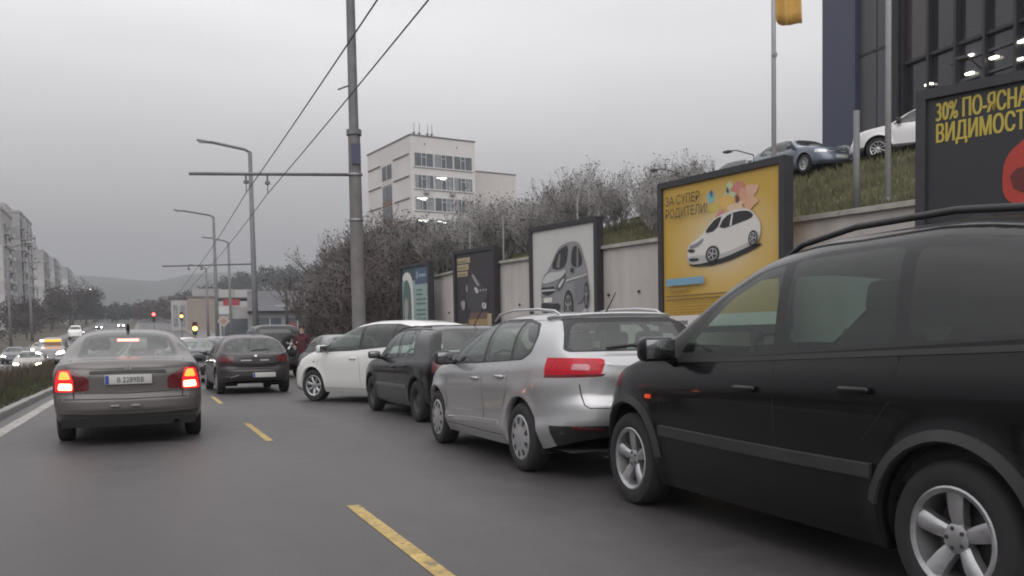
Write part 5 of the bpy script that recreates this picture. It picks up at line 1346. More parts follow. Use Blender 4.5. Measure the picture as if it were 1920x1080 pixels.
# ------------------------------------------------------------------ flags, masts on the bank
def mast(r, s, h, th, label, name='flag_pole', flag=None, cat='flagpole'):
    z = bank_z(r, s); q = tag(empty(name, (r, s, z)), label, cat, 'masts on the grass bank')
    MB().tube([(0, 0, -.3), (0, 0, h)], [th, th*.8], 10).build('shaft', M_STEELP if name == 'sign_mast' else simple('mast_pale', (.46, .46, .475), .5, var=.08), q, smooth=True)
    MB().tube([(0, 0, -.1), (0, 0, .10)], th*1.6, 10).build('foot', M_GALV, q)
    return q
q = mast(14.2, 17.45, 11.5, .058, 'white flagpole with a hanging yellow flag above the yellow billboard')
MB().tube([(0, 0, 3.9), (.0, -.06, 3.9)], .07, 6).build('halyard_cleat', M_GALV, q)
vs, fs = [], []
nx_, nz_ = 12, 10
for i in range(nx_+1):
    for j in range(nz_+1):
        u, v = i/nx_, j/nz_
        x = .07+u*.50*math.cos(.55)+.03*math.sin(u*9+v*3); y = -u*.62*math.sin(.55)+.08*math.sin(u*11+v*2)
        vs.append((x, y, 4.78+v*2.9-.30*u*(1-v*.2)-.10*math.sin(u*5)))
fs = [(i*(nz_+1)+j, (i+1)*(nz_+1)+j, (i+1)*(nz_+1)+j+1, i*(nz_+1)+j+1) for i in range(nx_) for j in range(nz_)]
fl = mesh('flag', vs, fs, simple('flag_yellow', (.60, .36, .10), .8, var=.06), q, True)
sd = fl.modifiers.new('thickness', 'SOLIDIFY'); sd.thickness = .006
mast(14.0, 13.7, 11.5, .062, 'white flagpole in front of the white dealer car', 'flag_pole')
q = mast(12.6, 13.1, 2.0, .070, 'short grey sign mast on the bank left of the white dealer car', 'sign_mast', cat='post')
# ------------------------------------------------------------------ traffic lights and signs ahead
M_TLB = simple('signal_black', (.02, .02, .02), .5)
def signal(r, s, h, lit, label, th=.06):
    z = G(s); q = tag(empty('traffic_light', (r, s, z)), label, 'traffic light', 'signals at the junction ahead')
    MB().tube([(0, 0, -.1), (0, 0, h)], th, 8).build('post', M_STEELP, q, smooth=True)
    MB().box((-.17, -.16, h-.5), (.17, .12, h+.5)).build('housing', M_TLB, q)
    for k, (zz, c) in enumerate(((h+.32, 'red'), (h, 'amber'), (h-.32, 'green'))):
        on = lit == c
        col = {'red': (1, .03, .03), 'amber': (1, .38, .04), 'green': (.05, .8, .3)}[c]
        mt = emit('signal_'+c+'_on', tuple(min(1, x+.04) for x in col), 9.0) if on else simple('signal_'+c+'_off', tuple(x*.06 for x in col), .3)
        MB().tube([(0, -.165, zz), (0, -.20, zz)], .15 if not on else .17, 12).build('lens', mt, q)
signal(.9, 108, 3.5, 'red', 'red traffic light hanging over the lanes ahead of the grey sedan', .07)
signal(4.2, 118, 3.6, 'amber', 'amber signal seen right of the red traffic light', .06)
signal(3.5, 72, 2.25, 'amber', 'low amber flashing beacon among the queued cars', .05)
q = tag(empty('priority_sign', (4.85, 62, G(62))), 'pale diamond priority sign behind the dark hatchback', 'road sign')
MB().tube([(0, 0, 0), (0, 0, 2.9)], .035, 8).build('post', M_GALV, q)
MB().prism([(-.42, 2.65), (0, 2.23), (.42, 2.65), (0, 3.07)], -.05, -.036).build('sign_border', simple('sign_cream', (.46, .40, .35), .5), q)
MB().prism([(-.22, 2.65), (0, 2.43), (.22, 2.65), (0, 2.87)], -.056, -.051).build('sign_centre', simple('sign_amber', (.33, .25, .19), .5), q)
for k, (r, s, w_, h_, z, lb) in ((1, (-12.8, 370, 3.0, 1.9, 1.6, 'small white board above the far traffic')),):
    q = tag(empty('roadside_board', (r, s, G(s))), lb, 'sign board')
    MB().box((-w_/2, 0, z), (w_/2, .08, z+h_)).build('board', simple('board_white', (.46, .46, .47), .6, var=.05), q)
    for x in (-w_*.35, w_*.35): MB().tube([(x, .12, 0), (x, .12, z+h_*.9)], .05, 6).build('post', M_GALV, q)
# ------------------------------------------------------------------ bare winter shrubs and trees
M_BARK = simple('bark', (.10, .088, .082), .95, var=.3, scale=6)
M_TWIG = simple('twigs_grey', (.25, .235, .23), .95, var=.35, scale=1.0)
M_TWIGP = simple('twigs_pale', (.36, .345, .34), .95, var=.35, scale=1.0)
M_TWIGR = simple('twigs_reddish', (.145, .118, .112), .95, var=.35, scale=1.0)
M_SEED = simple('dry_seed_heads', (.045, .038, .036), .95, var=.3, scale=4)
def grow_shrub(seed, h, spread, stems, levels=4, kids=5, tips=.5, up=.5, r0=.035, tip=.07):
    rg_ = random.Random(seed); trunk, twig, seedm = MB(), MB(), MB()
    def br(mb, p, d, l, r):
        q = p+d*l*.5+Vector((rg_.uniform(-1, 1), rg_.uniform(-1, 1), rg_.uniform(-.3, .6)))*l*.07
        e_ = q+(d+Vector((rg_.uniform(-1, 1), rg_.uniform(-1, 1), .35))*.22).normalized()*l*.5
        mb.tube([p, q, e_], [r, r*.8, r*.55], 3, False); return q, e_
    def rec(p, d, l, r, lev):
        mb = trunk if lev == 0 else twig
        q, e_ = br(mb, p, d, l, r)
        if lev >= levels-1:
            if rg_.random() < tips:
                a = Vector((rg_.uniform(-1, 1), rg_.uniform(-1, 1), rg_.uniform(-.2, 1))).normalized()*tip; b = a.cross(Vector((rg_.uniform(-1, 1), .3, .5))).normalized()*tip*.45
                seedm.add([e_-b, e_+b, e_+a*1.2+b*.6, e_+a*1.5-b*.4], [(0, 1, 2, 3)])
            return
        for k in range(kids+rg_.randint(-1, 1)):
            t = rg_.uniform(.25, 1.0); o = p.lerp(q, t*2) if t < .5 else q.lerp(e_, t*2-1)
            nd = (d*rg_.uniform(.5, 1.0)+Vector((rg_.uniform(-1, 1), rg_.uniform(-1, 1), rg_.uniform(-.25, .8)+up*.4))*.75).normalized()
            rec(o, nd, l*rg_.uniform(.45, .68), r*.55, lev+1)
    for k in range(stems):
        a = 2*math.pi*k/stems+rg_.uniform(-.4, .4); t = rg_.uniform(.1, 1)*spread
        d = Vector((math.cos(a)*t, math.sin(a)*t, 1)).normalized()
        rec(Vector((math.cos(a)*.12*spread, math.sin(a)*.12*spread, -.1)), d, h*rg_.uniform(.42, .58), r0*rg_.uniform(.8, 1.2), 0)
    return trunk, twig, seedm
PROT = []
for k, (sd, h, sp2, st, lv, kd, mt, tp) in enumerate(((1, 3.4, .75, 12, 4, 6, M_TWIGP, .28), (2, 3.0, .9, 12, 4, 6, M_TWIG, .28), (3, 4.2, .7, 9, 4, 6, M_TWIGR, .5), (4, 5.6, .85, 10, 4, 7, M_TWIGR, .6), (5, 3.2, 1.1, 13, 4, 6, M_TWIGP, .3))):
    t, w_, s_ = grow_shrub(sd, h, sp2, st, lv, kd, tp, r0=.03 if k != 3 else .05, tip=.065 if k != 3 else .10)
    r = empty('bare_shrub', (0, 0, -50)); a = t.build('trunk', M_BARK, r); c = w_.build('crown', mt, r); d = s_.build('seed_heads', M_SEED, c); d['kind'] = 'stuff'; PROT.append(r)
used_p = set()
def shrub(k, r, s, z, sc, rz, label, group):
    if k in used_p: o = copy_tree(PROT[k])
    else: o = PROT[k]; used_p.add(k)
    o.location = (r, s, z); o.scale = (sc, sc, sc*random.Random(int(r*31+s*7)).uniform(.88, 1.12)); o.rotation_euler = (0, 0, rz)
    return tag(o, label, 'shrub', group)
GA = 'bare shrubs above the retaining wall'
rg = random.Random(21); n = 0
spots = []
ORD = ['first', 'second', 'third', 'fourth', 'fifth', 'sixth', 'seventh', 'eighth', 'ninth', 'tenth', 'eleventh', 'twelfth', 'thirteenth', 'fourteenth', 'fifteenth', 'sixteenth', 'seventeenth']
for i in range(17):          # the hedge line running back above the wall, seen between the posters
    s = 24+i*2.1; r = 15.6+rg.uniform(-1.2, 1.6)+(s-24)*.06
    spots.append((r, s, rg.choice((0, 1, 4, 0)), '%s bare shrub of the hedge on the bank, counted from the yellow billboard' % ORD[i]))
for i in range(12):
    s = 39+i*2.4; r = 12.9+rg.uniform(-.6, 1.5); spots.append((r, s, rg.choice((1, 2, 2)), '%s reddish bare shrub past the wall end, counted from the dark billboard' % ORD[i]))
for i in range(12):
    s = 33+i*3.5; r = 19+rg.uniform(-1, 3)+(s-30)*.08; spots.append((r, s, rg.choice((0, 4, 1, 2)), '%s shrub of the higher back row on the bank, counted from the yellow billboard' % ORD[i]))
for (r, s, k, lb) in spots:
    shrub(k, r, s, bank_z(r, s), min(1.25, .44+(s-24)*.031)*rg.uniform(.85, 1.15), rg.uniform(0, 6.3), lb, GA)
# taller saplings against the sky above the yellow poster
for k, (r, s, sc, lb) in enumerate(((17.3, 26.5, .72, 'thin bare sapling against the sky left of the yellow billboard top'), (18.4, 26.8, .5, 'bare sapling against the sky just above the yellow billboard'))):
    shrub(0, r, s, bank_z(r, s), sc, 1.3*k, lb, 'bare saplings by the yard')
# the big dark thicket beside the traction pole
for k, (r, s, kk_, sc, lb) in enumerate(((9.3, 40.5, 3, 1.0, 'big dark reddish bare bush directly behind the traction pole'), (9.5, 50.0, 3, .92, 'leftmost big bare bush, reaching over the low shop'), (11.3, 45.5, 3, 1.05, 'big bare bush right of the traction pole, behind the teal billboard'), (13.2, 41.5, 2, 1.25, 'reddish bare bush between teal and dark billboards'))):
    shrub(kk_, r, s, G(s)-.1+(2.2 if r > 12 else .3), sc, k*1.9, lb, 'dark thicket by the traction pole')
# earth bank / clipped hedge under the thicket
hd = tag(empty('dark_hedge', (9.6, 44, 0)), 'dense dark brown hedge under the big bare bushes', 'hedge')
rg = random.Random(8); mb = MB()
for _ in range(5200):
    t = rg.random(); x = rg.uniform(-2.4, 3.4); y = rg.uniform(-3.0, 10); zmax = 2.6*(1-((x-.6)/3.4)**2*.6)
    z = zmax*rg.random()**.6; a = rg.uniform(0, 6.3); l = rg.uniform(.12, .34)
    d = Vector((math.cos(a), math.sin(a), rg.uniform(-.2, 1.0))).normalized()*l; b = d.cross(Vector((0, 0, 1)))*.10
    p_ = Vector((x, y, z)); mb.add([p_-b, p_+b, p_+d], [(0, 1, 2)])
mb.build('foliage', simple('dead_brown_leaves', (.050, .036, .032), .95, var=.4, scale=2), hd)
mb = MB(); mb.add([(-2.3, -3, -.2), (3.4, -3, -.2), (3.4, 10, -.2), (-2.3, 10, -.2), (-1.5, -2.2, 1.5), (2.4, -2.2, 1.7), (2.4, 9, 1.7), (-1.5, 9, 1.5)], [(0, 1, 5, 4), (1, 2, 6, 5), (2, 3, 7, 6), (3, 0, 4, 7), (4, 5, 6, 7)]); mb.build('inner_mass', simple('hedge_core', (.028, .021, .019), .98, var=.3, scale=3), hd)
# bare trees far left and woods ahead
def far_tree(name, r, s, h, w_, mat, label, group, seed, n=900, leaf=.5, z=None, cat='tree'):
    rg_ = random.Random(seed); z = G(s)-.3 if z is None else z
    t = tag(empty(name, (r, s, z)), label, cat, group)
    MB().tube([(0, 0, -.3), (.1, 0, h*.3), (0, .1, h*.8)], [h*.030, h*.022, h*.008], 6).build('trunk', M_BARK, t)
    mb = MB()
    lobes = [(Vector((rg_.uniform(-.45, .45)*w_, rg_.uniform(-.45, .45)*w_, h*rg_.uniform(.38, .86))), rg_.uniform(.22, .42)*w_) for _ in range(11)]
    for _ in range(n):
        c, rad = rg_.choice(lobes); d = Vector((rg_.gauss(0, 1), rg_.gauss(0, 1), rg_.gauss(0, .8))).normalized()
        p_ = c+d*rad*rg_.random()**.45
        a = Vector((rg_.uniform(-1, 1), rg_.uniform(-1, 1), rg_.uniform(-.2, 1))).normalized()*leaf*rg_.uniform(.5, 1.3); b = a.cross(Vector((rg_.uniform(-1, 1), rg_.uniform(-1, 1), .2))).normalized()*leaf*.28
        mb.add([p_-b, p_+b, p_+a], [(0, 1, 2)])
    mb.build('crown', mat, t)
    return t
M_FT1 = simple('far_bare_crowns', (.060, .050, .048), .98, var=.3, scale=.3); M_FT2 = simple('far_evergreen', (.030, .036, .032), .98, var=.35, scale=.3)
for k, (r, s, h, w_, lb) in enumerate(((-18.5, 262, 9.5, 8, 'bare tree left of the road beside the lit street lamp'), (-20.5, 238, 8.2, 7, 'bare tree in front of the last apartment blocks'), (-16.0, 286, 9.0, 7, 'bare tree closest to the far headlights on the left'), (-23.0, 205, 5.6, 6, 'low bare tree at the foot of the second apartment block'))):
    far_tree('bare_tree', r, s, h*1.2, w_*1.2, M_FT1, lb, 'bare trees on the left', 40+k, 2600, .6)
for k in range(9):
    s = 74+k*17; r = -17.5-(k*7 % 5)
    far_tree('roadside_bush', r, s, 3.4+(k*5 % 3)*.5, 4.5, M_FT1, '%s scrubby bush along the far left verge, counted from the near end' % ORD[k], 'bushes on the left verge', 60+k, 800, .35, G2(s)+.1, 'bush')
# wooded rise and tree belt ahead: one mass
rg = random.Random(77); mb = MB()
for _ in range(520):
    s = rg.uniform(330, 470); r = -22+rg.random()**.9*150-(s-330)*.06
    x_ = r-(s-300)*.02
    z = ground_z(r, s); h = rg.uniform(6, 11)*(.75+.3*sstep(0, 40, r)); w_ = rg.uniform(4, 7)
    for _ in range(70):
        d = Vector((rg.gauss(0, 1), rg.gauss(0, 1), rg.gauss(0, 1))).normalized()*rg.random()**.4
        p_ = Vector((r+d.x*w_*.5, s+d.y*w_*.5, z+h*.58+d.z*h*.42)); l = rg.uniform(.5, 1.3)
        a = Vector((rg.uniform(-1, 1), rg.uniform(-1, 1), rg.uniform(-.1, 1))).normalized()*l; b = a.cross(Vector((rg.uniform(-1, 1), rg.uniform(-1, 1), .3))).normalized()*l*.5
        mb.add([p_-b, p_+b, p_+a], [(0, 1, 2)])
tag(mb.build('far_wood', M_FT2, None), 'dark wood covering the rise beyond the junction', kind='stuff')
mb = MB()
for _ in range(190):
    s = rg.uniform(270, 345); r = rg.uniform(-3.0, 34)
    if r < 8 and s < 305: continue
    z = G(s)-.3; h = rg.uniform(6, 10); w_ = rg.uniform(3.5, 6)
    for _ in range(70):
        d = Vector((rg.gauss(0, 1), rg.gauss(0, 1), rg.gauss(0, 1))).normalized()*rg.random()**.4
        p_ = Vector((r+d.x*w_*.5, s+d.y*w_*.5, z+h*.55+d.z*h*.45)); l = rg.uniform(.4, 1.0)
        a = Vector((rg.uniform(-1, 1), rg.uniform(-1, 1), rg.uniform(-.1, 1))).normalized()*l; b = a.cross(Vector((rg.uniform(-1, 1), rg.uniform(-1, 1), .3))).normalized()*l*.4
        mb.add([p_-b, p_+b, p_+a], [(0, 1, 2)])
tag(mb.build('far_thicket', simple('far_reddish_twigs', (.075, .052, .050), .98, var=.3, scale=.3), None), 'brownish bare thicket at the end of the road', kind='stuff')
# ------------------------------------------------------------------ the cars of the picture
def rear_at(S, r, s, hd=0.0):
    """root position for a car whose rear centre is at (r, s)"""
    h = S['L']/2; return (r-math.sin(hd)*h, s+math.cos(hd)*h, G(s+2))
def fl_at(S, r, s, hd=0.0):
    """root position from the ground contact of the front left tyre"""
    x = S['L']/2-S['fo']; y = S['W']/2-.06
    return (r+math.sin(hd)*x+math.cos(hd)*y, s-math.cos(hd)*x+math.sin(hd)*y, 0)
def spec(S, **k): d = dict(S); d.update(k); return d
P_TAUPE = paint('taupe_metallic', (.122, .112, .108), .45, .38, .70, (.10, .091, .086), coat=.7)
P_SILVER = paint('silver_metallic', (.43, .43, .44), .60, .34, .16, (.20, .19, .185))
P_BLACK = paint('black_paint', (.0035, .0035, .0045), 0, .30, .07, (.05, .046, .045), coat=.5, spec=.12)
P_BLACK2 = paint('black_faded_paint', (.005, .005, .0065), 0, .28, .04, (.05, .046, .045), coat=.7, spec=.2)
P_WHITE = paint('white_paint', (.66, .66, .64), 0, .35, .22, (.30, .28, .25))
P_PLUM = paint('dark_plum_paint', (.026, .019, .022), .2, .35, .40, (.07, .062, .06), coat=.6)
P_JEEP = paint('charcoal_paint', (.011, .011, .013), 0, .35, .2, (.05, .046, .045), coat=.5)
P_GREY = paint('mid_grey_paint', (.16, .16, .17), .4, .38, .35)
P_BLUE = paint('steel_blue_paint', (.10, .125, .165), .45, .33, .15)
P_GREEN = paint('grey_green_paint', (.085, .10, .098), .35, .36, .2)
P_SAND = paint('pale_sand_paint', (.34, .31, .27), .2, .4, .4)
P_DARK = paint('dark_blue_paint', (.02, .022, .034), .1, .35, .3)
P_MAROON = paint('maroon_paint', (.07, .014, .018), .1, .35, .3)
# --- grey sedan in front
BR1 = emit('brake_lamp_core', (1.0, .36, .16), 6.0); BR2 = emit('brake_lamp_amber', (1.0, .18, .03), 3.2); BR3 = emit('brake_lamp_glow', (.95, .02, .03), .75, (.3, .01, .02))
S1 = spec(SEDAN, lamps=[
    ('lamp_housing', rounded([(.43, .80), (.64, .93), (.95, .93), (.95, .64), (.43, .66)], .03, 2), REDD, 4.14),
    ('lamp_glow', rounded([(.60, .78), (.64, .91), (.76, .91), (.80, .79), (.81, .65), (.595, .65)], .02, 2), BR3, 4.14),
    ('upper_brake_light', rounded([(.625, .80), (.66, .89), (.735, .895), (.765, .80)], .02, 2), BR2, 4.14),
    ('lower_brake_light', rounded([(.615, .67), (.615, .75), (.76, .755), (.775, .675)], .02, 2), BR1, 4.14)],
    light_liner=True)
C = build_car('grey_sedan', S1, rear_at(S1, -.21, 11.45, R(.3)), R(.3), 'taupe grey sedan with brake lights lit, driving ahead in the left lane', 'car', body=P_TAUPE)
strip(C, 'boot_seam', [(-.60, .905), (-.585, .64), (0, .62), (.585, .64), (.60, .905)], 'yz', .010, .0005, SEAM, both=False)
strip(C, 'boot_seam', [(3.93, .64), (4.30, .63), (4.40, .60)], 'uy', .009, .0005, SEAM)
strip(C, 'bumper_crease', [(-.82, .565), (0, .555), (.82, .565)], 'yz', .016, .001, SEAM, both=False)
strip(C, 'bumper_moulding', [(-.78, .40), (-.4, .385), (0, .38), (.4, .385), (.78, .40)], 'yz', .03, .008, P_TAUPE, both=False)
strip(C, 'boot_handle', [(-.42, .872), (0, .878), (.42, .872)], 'yz', .042, .012, TRIM, both=False)
plate(C, 'yz', .0, .785, 'B 2289BB')
q = C.rear(0, .955)[0]
em = empty('boot_emblem', C.X((q.x+.010, 0, .93)), 0, C.root)
for a in (90, 210, 330):
    ca, sa = math.cos(R(a)), math.sin(R(a)); pts = []
    for d, w_ in ((.004, 0), (.022, .011), (.042, 0), (.022, -.011)): pts.append((-.006, d*ca-w_*sa, d*sa+w_*ca))
    MB().add(pts+[(.004, y, z) for _, y, z in pts], [(0, 1, 2, 3), (0, 4, 5, 1), (1, 5, 6, 2), (2, 6, 7, 3), (3, 7, 4, 0)]).build('emblem_diamond', CHR, em)
for y in (-.07, .16): MB().box(tuple(C.X((4.512, y-.05, .472))), tuple(C.X((4.475, y+.05, .49)))).build('sensor_trim', CHR, C.root)
hl = C.topp(3.30, 0)[0]
rbox('high_brake_light', (.05, .26, .035), C.X((3.40, 0, 1.262)), emit('high_brake', (1.0, .16, .14), 8.0), C.root, .01)
rbox('parcel_shelf', (.6, 1.2, .03), C.X((3.6, 0, .985)), LIN, C.root, .01)
MB().tube([C.X((3.12, .0, 1.39)), C.X((3.16, 0, 1.46)), C.X((3.19, 0, 1.475))], [.022, .018, .008], 8).build('roof_antenna', TRIM, C.root, smooth=True)
MB().tube([C.X((4.32, -.52, .27)), C.X((4.50, -.52, .265))], .032, 12, False).build('exhaust_pipe', simple('exhaust', (.10, .09, .085), .45, metal=.8), C.root, smooth=True)
MB().box(tuple(C.X((4.44, -.74, .235))), tuple(C.X((3.9, .74, .34)))).build('bumper_underside', UND, C.root)
for u, z in ((1.30, .50), (2.36, .50)): strip(C, 'door_seam', [(u, .92), (u+.02, .6), (u+.06, .28)], 'uz', .008, .0005, SEAM)
door_mirror(C, 1.45, .95, P_TAUPE, (.12, .19, .13), .11)
handles(C, ((2.22, .80), (3.12, .83)), P_TAUPE)
# --- silver estate
C = build_car('silver_estate', WAGON, fl_at(WAGON, 3.11, 9.68, R(-.4)), R(-.4), 'silver estate car with roof rails and red tail light in the right lane', 'car', body=P_SILVER)
for sd in (1, -1):
    MB().tube([C.X((1.98, .52*sd, 1.375)), C.X((2.12, .525*sd, 1.432)), C.X((2.5, .53*sd, 1.462)), C.X((3.1, .53*sd, 1.452)), C.X((3.45, .52*sd, 1.425)), C.X((3.58, .515*sd, 1.375))], [.010, .013, .013, .013, .013, .010], 8).build('roof_rail', P_SILVER, C.root, smooth=True)
strip(C, 'rear_spoiler', [(-.56, 1.352), (-.3, 1.366), (0, 1.37), (.3, 1.366), (.56, 1.352)], 'yz', .04, .03, P_SILVER, both=False)
for pts in ([(1.28, .90), (1.22, .60), (1.26, .30)], [(2.37, .94), (2.40, .60), (2.42, .28)], [(3.06, .96), (3.02, .70), (2.90, .55)], [(1.25, .285), (2.86, .285)]): strip(C, 'door_seam', pts, 'uz', .008, .0005, SEAM)
strip(C, 'sill_crease', [(1.30, .335), (2.0, .375), (2.80, .395)], 'uz', .05, .008, P_SILVER)
strip(C, 'tailgate_seam', [(.60, .80), (.575, .63), (.54, .605), (0, .595), (-.54, .605), (-.575, .63), (-.60, .80)], 'yz', .010, .002, SEAM, both=False)
for y in (.6,):
    pass
strip(C, 'rear_reflector', [(.42, .42), (.66, .44)], 'yz', .03, .006, REDD)
door_mirror(C, 1.45, .955, TRIM, (.14, .19, .15), .11)
handles(C, ((2.20, .80), (2.86, .835)), P_SILVER)
strip(C, 'rear_wiper', [(.30, 1.09), (.05, 1.11), (-.10, 1.10)], 'yz', .018, .02, TRIM, both=False)
plate(C, 'yz', 0, .80)
MB().tube([C.X((3.42, .0, 1.40)), C.X((3.62, 0, 1.58))], [.008, .004], 6).build('roof_antenna', TRIM, C.root)
# --- black people carrier at the right
C = build_car('black_people_carrier', VAN, fl_at(VAN, 3.19, 5.36, R(-2.0)), R(-2.0), 'black people carrier with alloy wheels and side moulding at the right edge', 'car', body=P_BLACK)
for sd in (1, -1):
    MB().tube([C.X((2.14, .55*sd, 1.575)), C.X((2.28, .56*sd, 1.625)), C.X((2.7, .575*sd, 1.668)), C.X((3.3, .575*sd, 1.665)), C.X((3.75, .56*sd, 1.62)), C.X((3.92, .55*sd, 1.55))], [.012, .017, .017, .017, .017, .012], 8).build('roof_rail', TRIM, C.root, smooth=True)
GM = simple('grey_moulding', (.026, .0255, .027), .5, var=.2, scale=8)
strip(C, 'side_moulding', [(1.27, .55), (2.0, .54), (2.6, .535), (3.12, .535)], 'uz', .07, .018, GM)
for cu in (VAN['fo'], VAN['fo']+VAN['wb']):
    pts = [(cu+(.415)*math.cos(R(a)), VAN['R']+.415*math.sin(R(a))) for a in range(8, 176, 8)]
    strip(C, 'arch_moulding', pts, 'uz', .055, .012, GM, step=.05)
strip(C, 'side_moulding', [(.10, .53), (.40, .55)], 'uz', .06, .015, GM); strip(C, 'side_moulding', [(3.96, .56), (4.20, .55)], 'uz', .06, .015, GM)
strip(C, 'belt_trim', [(1.20, .99), (2.2, 1.018), (3.3, 1.06), (3.95, 1.085)], 'uz', .03, .006, GM)
for pts in ([(1.30, .97), (1.24, .62), (1.28, .28)], [(2.41, 1.03), (2.44, .62), (2.44, .27)], [(3.25, 1.06), (3.22, .85), (3.05, .66)], [(1.26, .27), (3.02, .27)]): strip(C, 'door_seam', pts, 'uz', .009, .0005, SEAM)
door_mirror(C, 1.42, 1.03, P_BLACK, (.13, .22, .15), .12, .05)
handles(C, ((2.20, .86), (3.02, .89)), P_BLACK)
strip(C, 'side_indicator', [(1.10, .76), (1.16, .76)], 'uz', .028, .012, emit('indicator_painted_reflection', (1.0, .06, .02), .35, (.5, .08, .03)))  # weak red emission stands in for brake lights reflected in the indicator
plate(C, 'yz', 0, .80)
C.root.scale = (1.03, 1.03, 1.03)
# --- black boxy hatchback
C = build_car('black_boxy_hatchback', BOXY, fl_at(BOXY, 3.58, 14.86, R(1.5)), R(1.5), 'boxy black hatchback with square door mirror between white car and silver estate', 'car', body=P_BLACK2)
strip(C, 'side_moulding', [(1.20, .50), (2.3, .50), (2.84, .50)], 'uz', .05, .014, simple('moulding_worn', (.11, .11, .11), .5))
for pts in ([(1.22, .90), (1.20, .50), (1.24, .26)], [(2.33, .91), (2.34, .5), (2.34, .26)], [(2.92, .93), (2.90, .70), (2.78, .55)]): strip(C, 'door_seam', pts, 'uz', .008, .0005, SEAM)
door_mirror(C, 1.42, .93, TRIM, (.11, .20, .12), .10)
handles(C, ((2.18, .79), (2.78, .81)), TRIM)
for sd in (1, -1): MB().tube([C.X((1.62, .575*sd, 1.335)), C.X((2.0, .585*sd, 1.388)), C.X((2.6, .585*sd, 1.405)), C.X((3.3, .57*sd, 1.38))], .012, 6).build('roof_gutter', TRIM, C.root, smooth=True)
MB().tube([C.X((3.30, -.1, 1.40)), C.X((3.86, -.14, 1.86))], [.008, .004], 6).build('roof_antenna', TRIM, C.root)
plate(C, 'yz', 0, .62)
# --- white people carrier turning across the lane
C = build_car('white_people_carrier', MPV, fl_at(MPV, 3.12, 18.02, R(27)), R(27), 'white people carrier angled across the lane with front wheels turned', 'car', body=P_WHITE)
for pts in ([(1.16, .96), (1.10, .62), (1.28, .29)], [(2.40, 1.0), (2.44, .62), (2.44, .28)], [(3.30, 1.06), (3.28, .85), (3.06, .62)], [(1.28, .28), (3.02, .28)]): strip(C, 'door_seam', pts, 'uz', .008, .0005, SEAM)
door_mirror(C, 1.40, 1.02, P_WHITE, (.13, .20, .15), .11)
handles(C, ((2.24, .87), (3.08, .90)), P_WHITE)
strip(C, 'side_indicator', [(.985, .80), (1.03, .80)], 'uz', .022, .008, TRIM)
strip(C, 'bumper_seam', [(.42, .62), (.30, .45)], 'uz', .008, .0005, SEAM)
strip(C, 'front_spoiler_lip', [(.10, .25), (.44, .24)], 'uz', .09, .004, TRIM)
plate(C, 'fz', 0, .45)
# --- dark hatchback ahead
C = build_car('dark_hatchback', HATCH, rear_at(HATCH, 2.38, 21.5, R(2)), R(2), 'dark plum hatchback seen from behind with scuffed bumper and white plate', 'car', body=P_PLUM)
strip(C, 'bumper_moulding', [(-.80, .60), (0, .595), (.80, .60)], 'yz', .035, .012, GM, both=False)
strip(C, 'tailgate_seam', [(-.62, .97), (-.60, .70), (-.56, .63), (.56, .63), (.60, .70), (.62, .97)], 'yz', .010, .0005, SEAM, both=False)
strip(C, 'rear_wiper', [(.08, 1.02), (-.30, 1.05)], 'yz', .02, .015, TRIM, both=False)
strip(C, 'badge', [(-.03, .90), (.03, .90)], 'yz', .06, .008, CHR, both=False)
strip(C, 'model_script', [(-.30, .80), (-.10, .80)], 'yz', .022, .004, ALU, both=False); strip(C, 'model_script', [(.10, .80), (.34, .80)], 'yz', .022, .004, ALU, both=False)
strip(C, 'bumper_scuff', [(.40, .46), (.58, .40), (.74, .44)], 'yz', .03, .002, simple('scuff', (.20, .19, .18), .7), both=False)
plate(C, 'yz', -.18, .45)
door_mirror(C, 1.45, .95, P_PLUM, (.12, .18, .12), .10)
for pts in ([(1.30, .92), (1.24, .60), (1.28, .28)], [(2.45, .93), (2.46, .6), (2.46, .28)]): strip(C, 'door_seam', pts, 'uz', .008, .0005, SEAM)
# --- jeep with the spare wheel
SJ = spec(OFFROAD)
C = build_car('black_jeep', SJ, rear_at(SJ, 4.2, 31.0, R(1)), R(1), 'tall black off-roader with alloy spare wheel on its tailgate', 'car', body=P_JEEP, n_wheel=24)
rp = C.rear(-.40, 1.12)[0]
sw = empty('spare_wheel', C.X((rp.x+.12, -.42, 1.14)), R(-90), C.root); sw.rotation_euler = (0, 0, R(90))
MB().lathe([(.20, -.1), (.23, -.115), (.31, -.115), (.345, -.09), (.345, .09), (.31, .115), (.23, .115), (.20, .1)], 28).build('tyre', RUB, sw, angle=40)
wh = add_wheel(C.root, C.X((rp.x+.13, -.42, 1.14)), .335, .235, .2, 'five', 0, 1, 28); wh.rotation_euler = (0, 0, R(90)); wh.name = 'spare_wheel_rim'
plate(C, 'yz', .45, .62)
door_mirror(C, 1.52, 1.2, TRIM, (.13, .2, .2), .12)
strip(C, 'rear_bumper', [(-.86, .58), (0, .57), (.86, .58)], 'yz', .16, .06, TRIM, both=False)
# --- small grey car behind the white one
C = build_car('small_grey_hatchback', spec(BOXY, wheel='cap'), rear_at(BOXY, 5.25, 23.6, R(3)), R(3), 'small grey hatchback half hidden behind the white people carrier bonnet', 'car', body=P_GREY, n_wheel=20)
plate(C, 'yz', 0, .60)
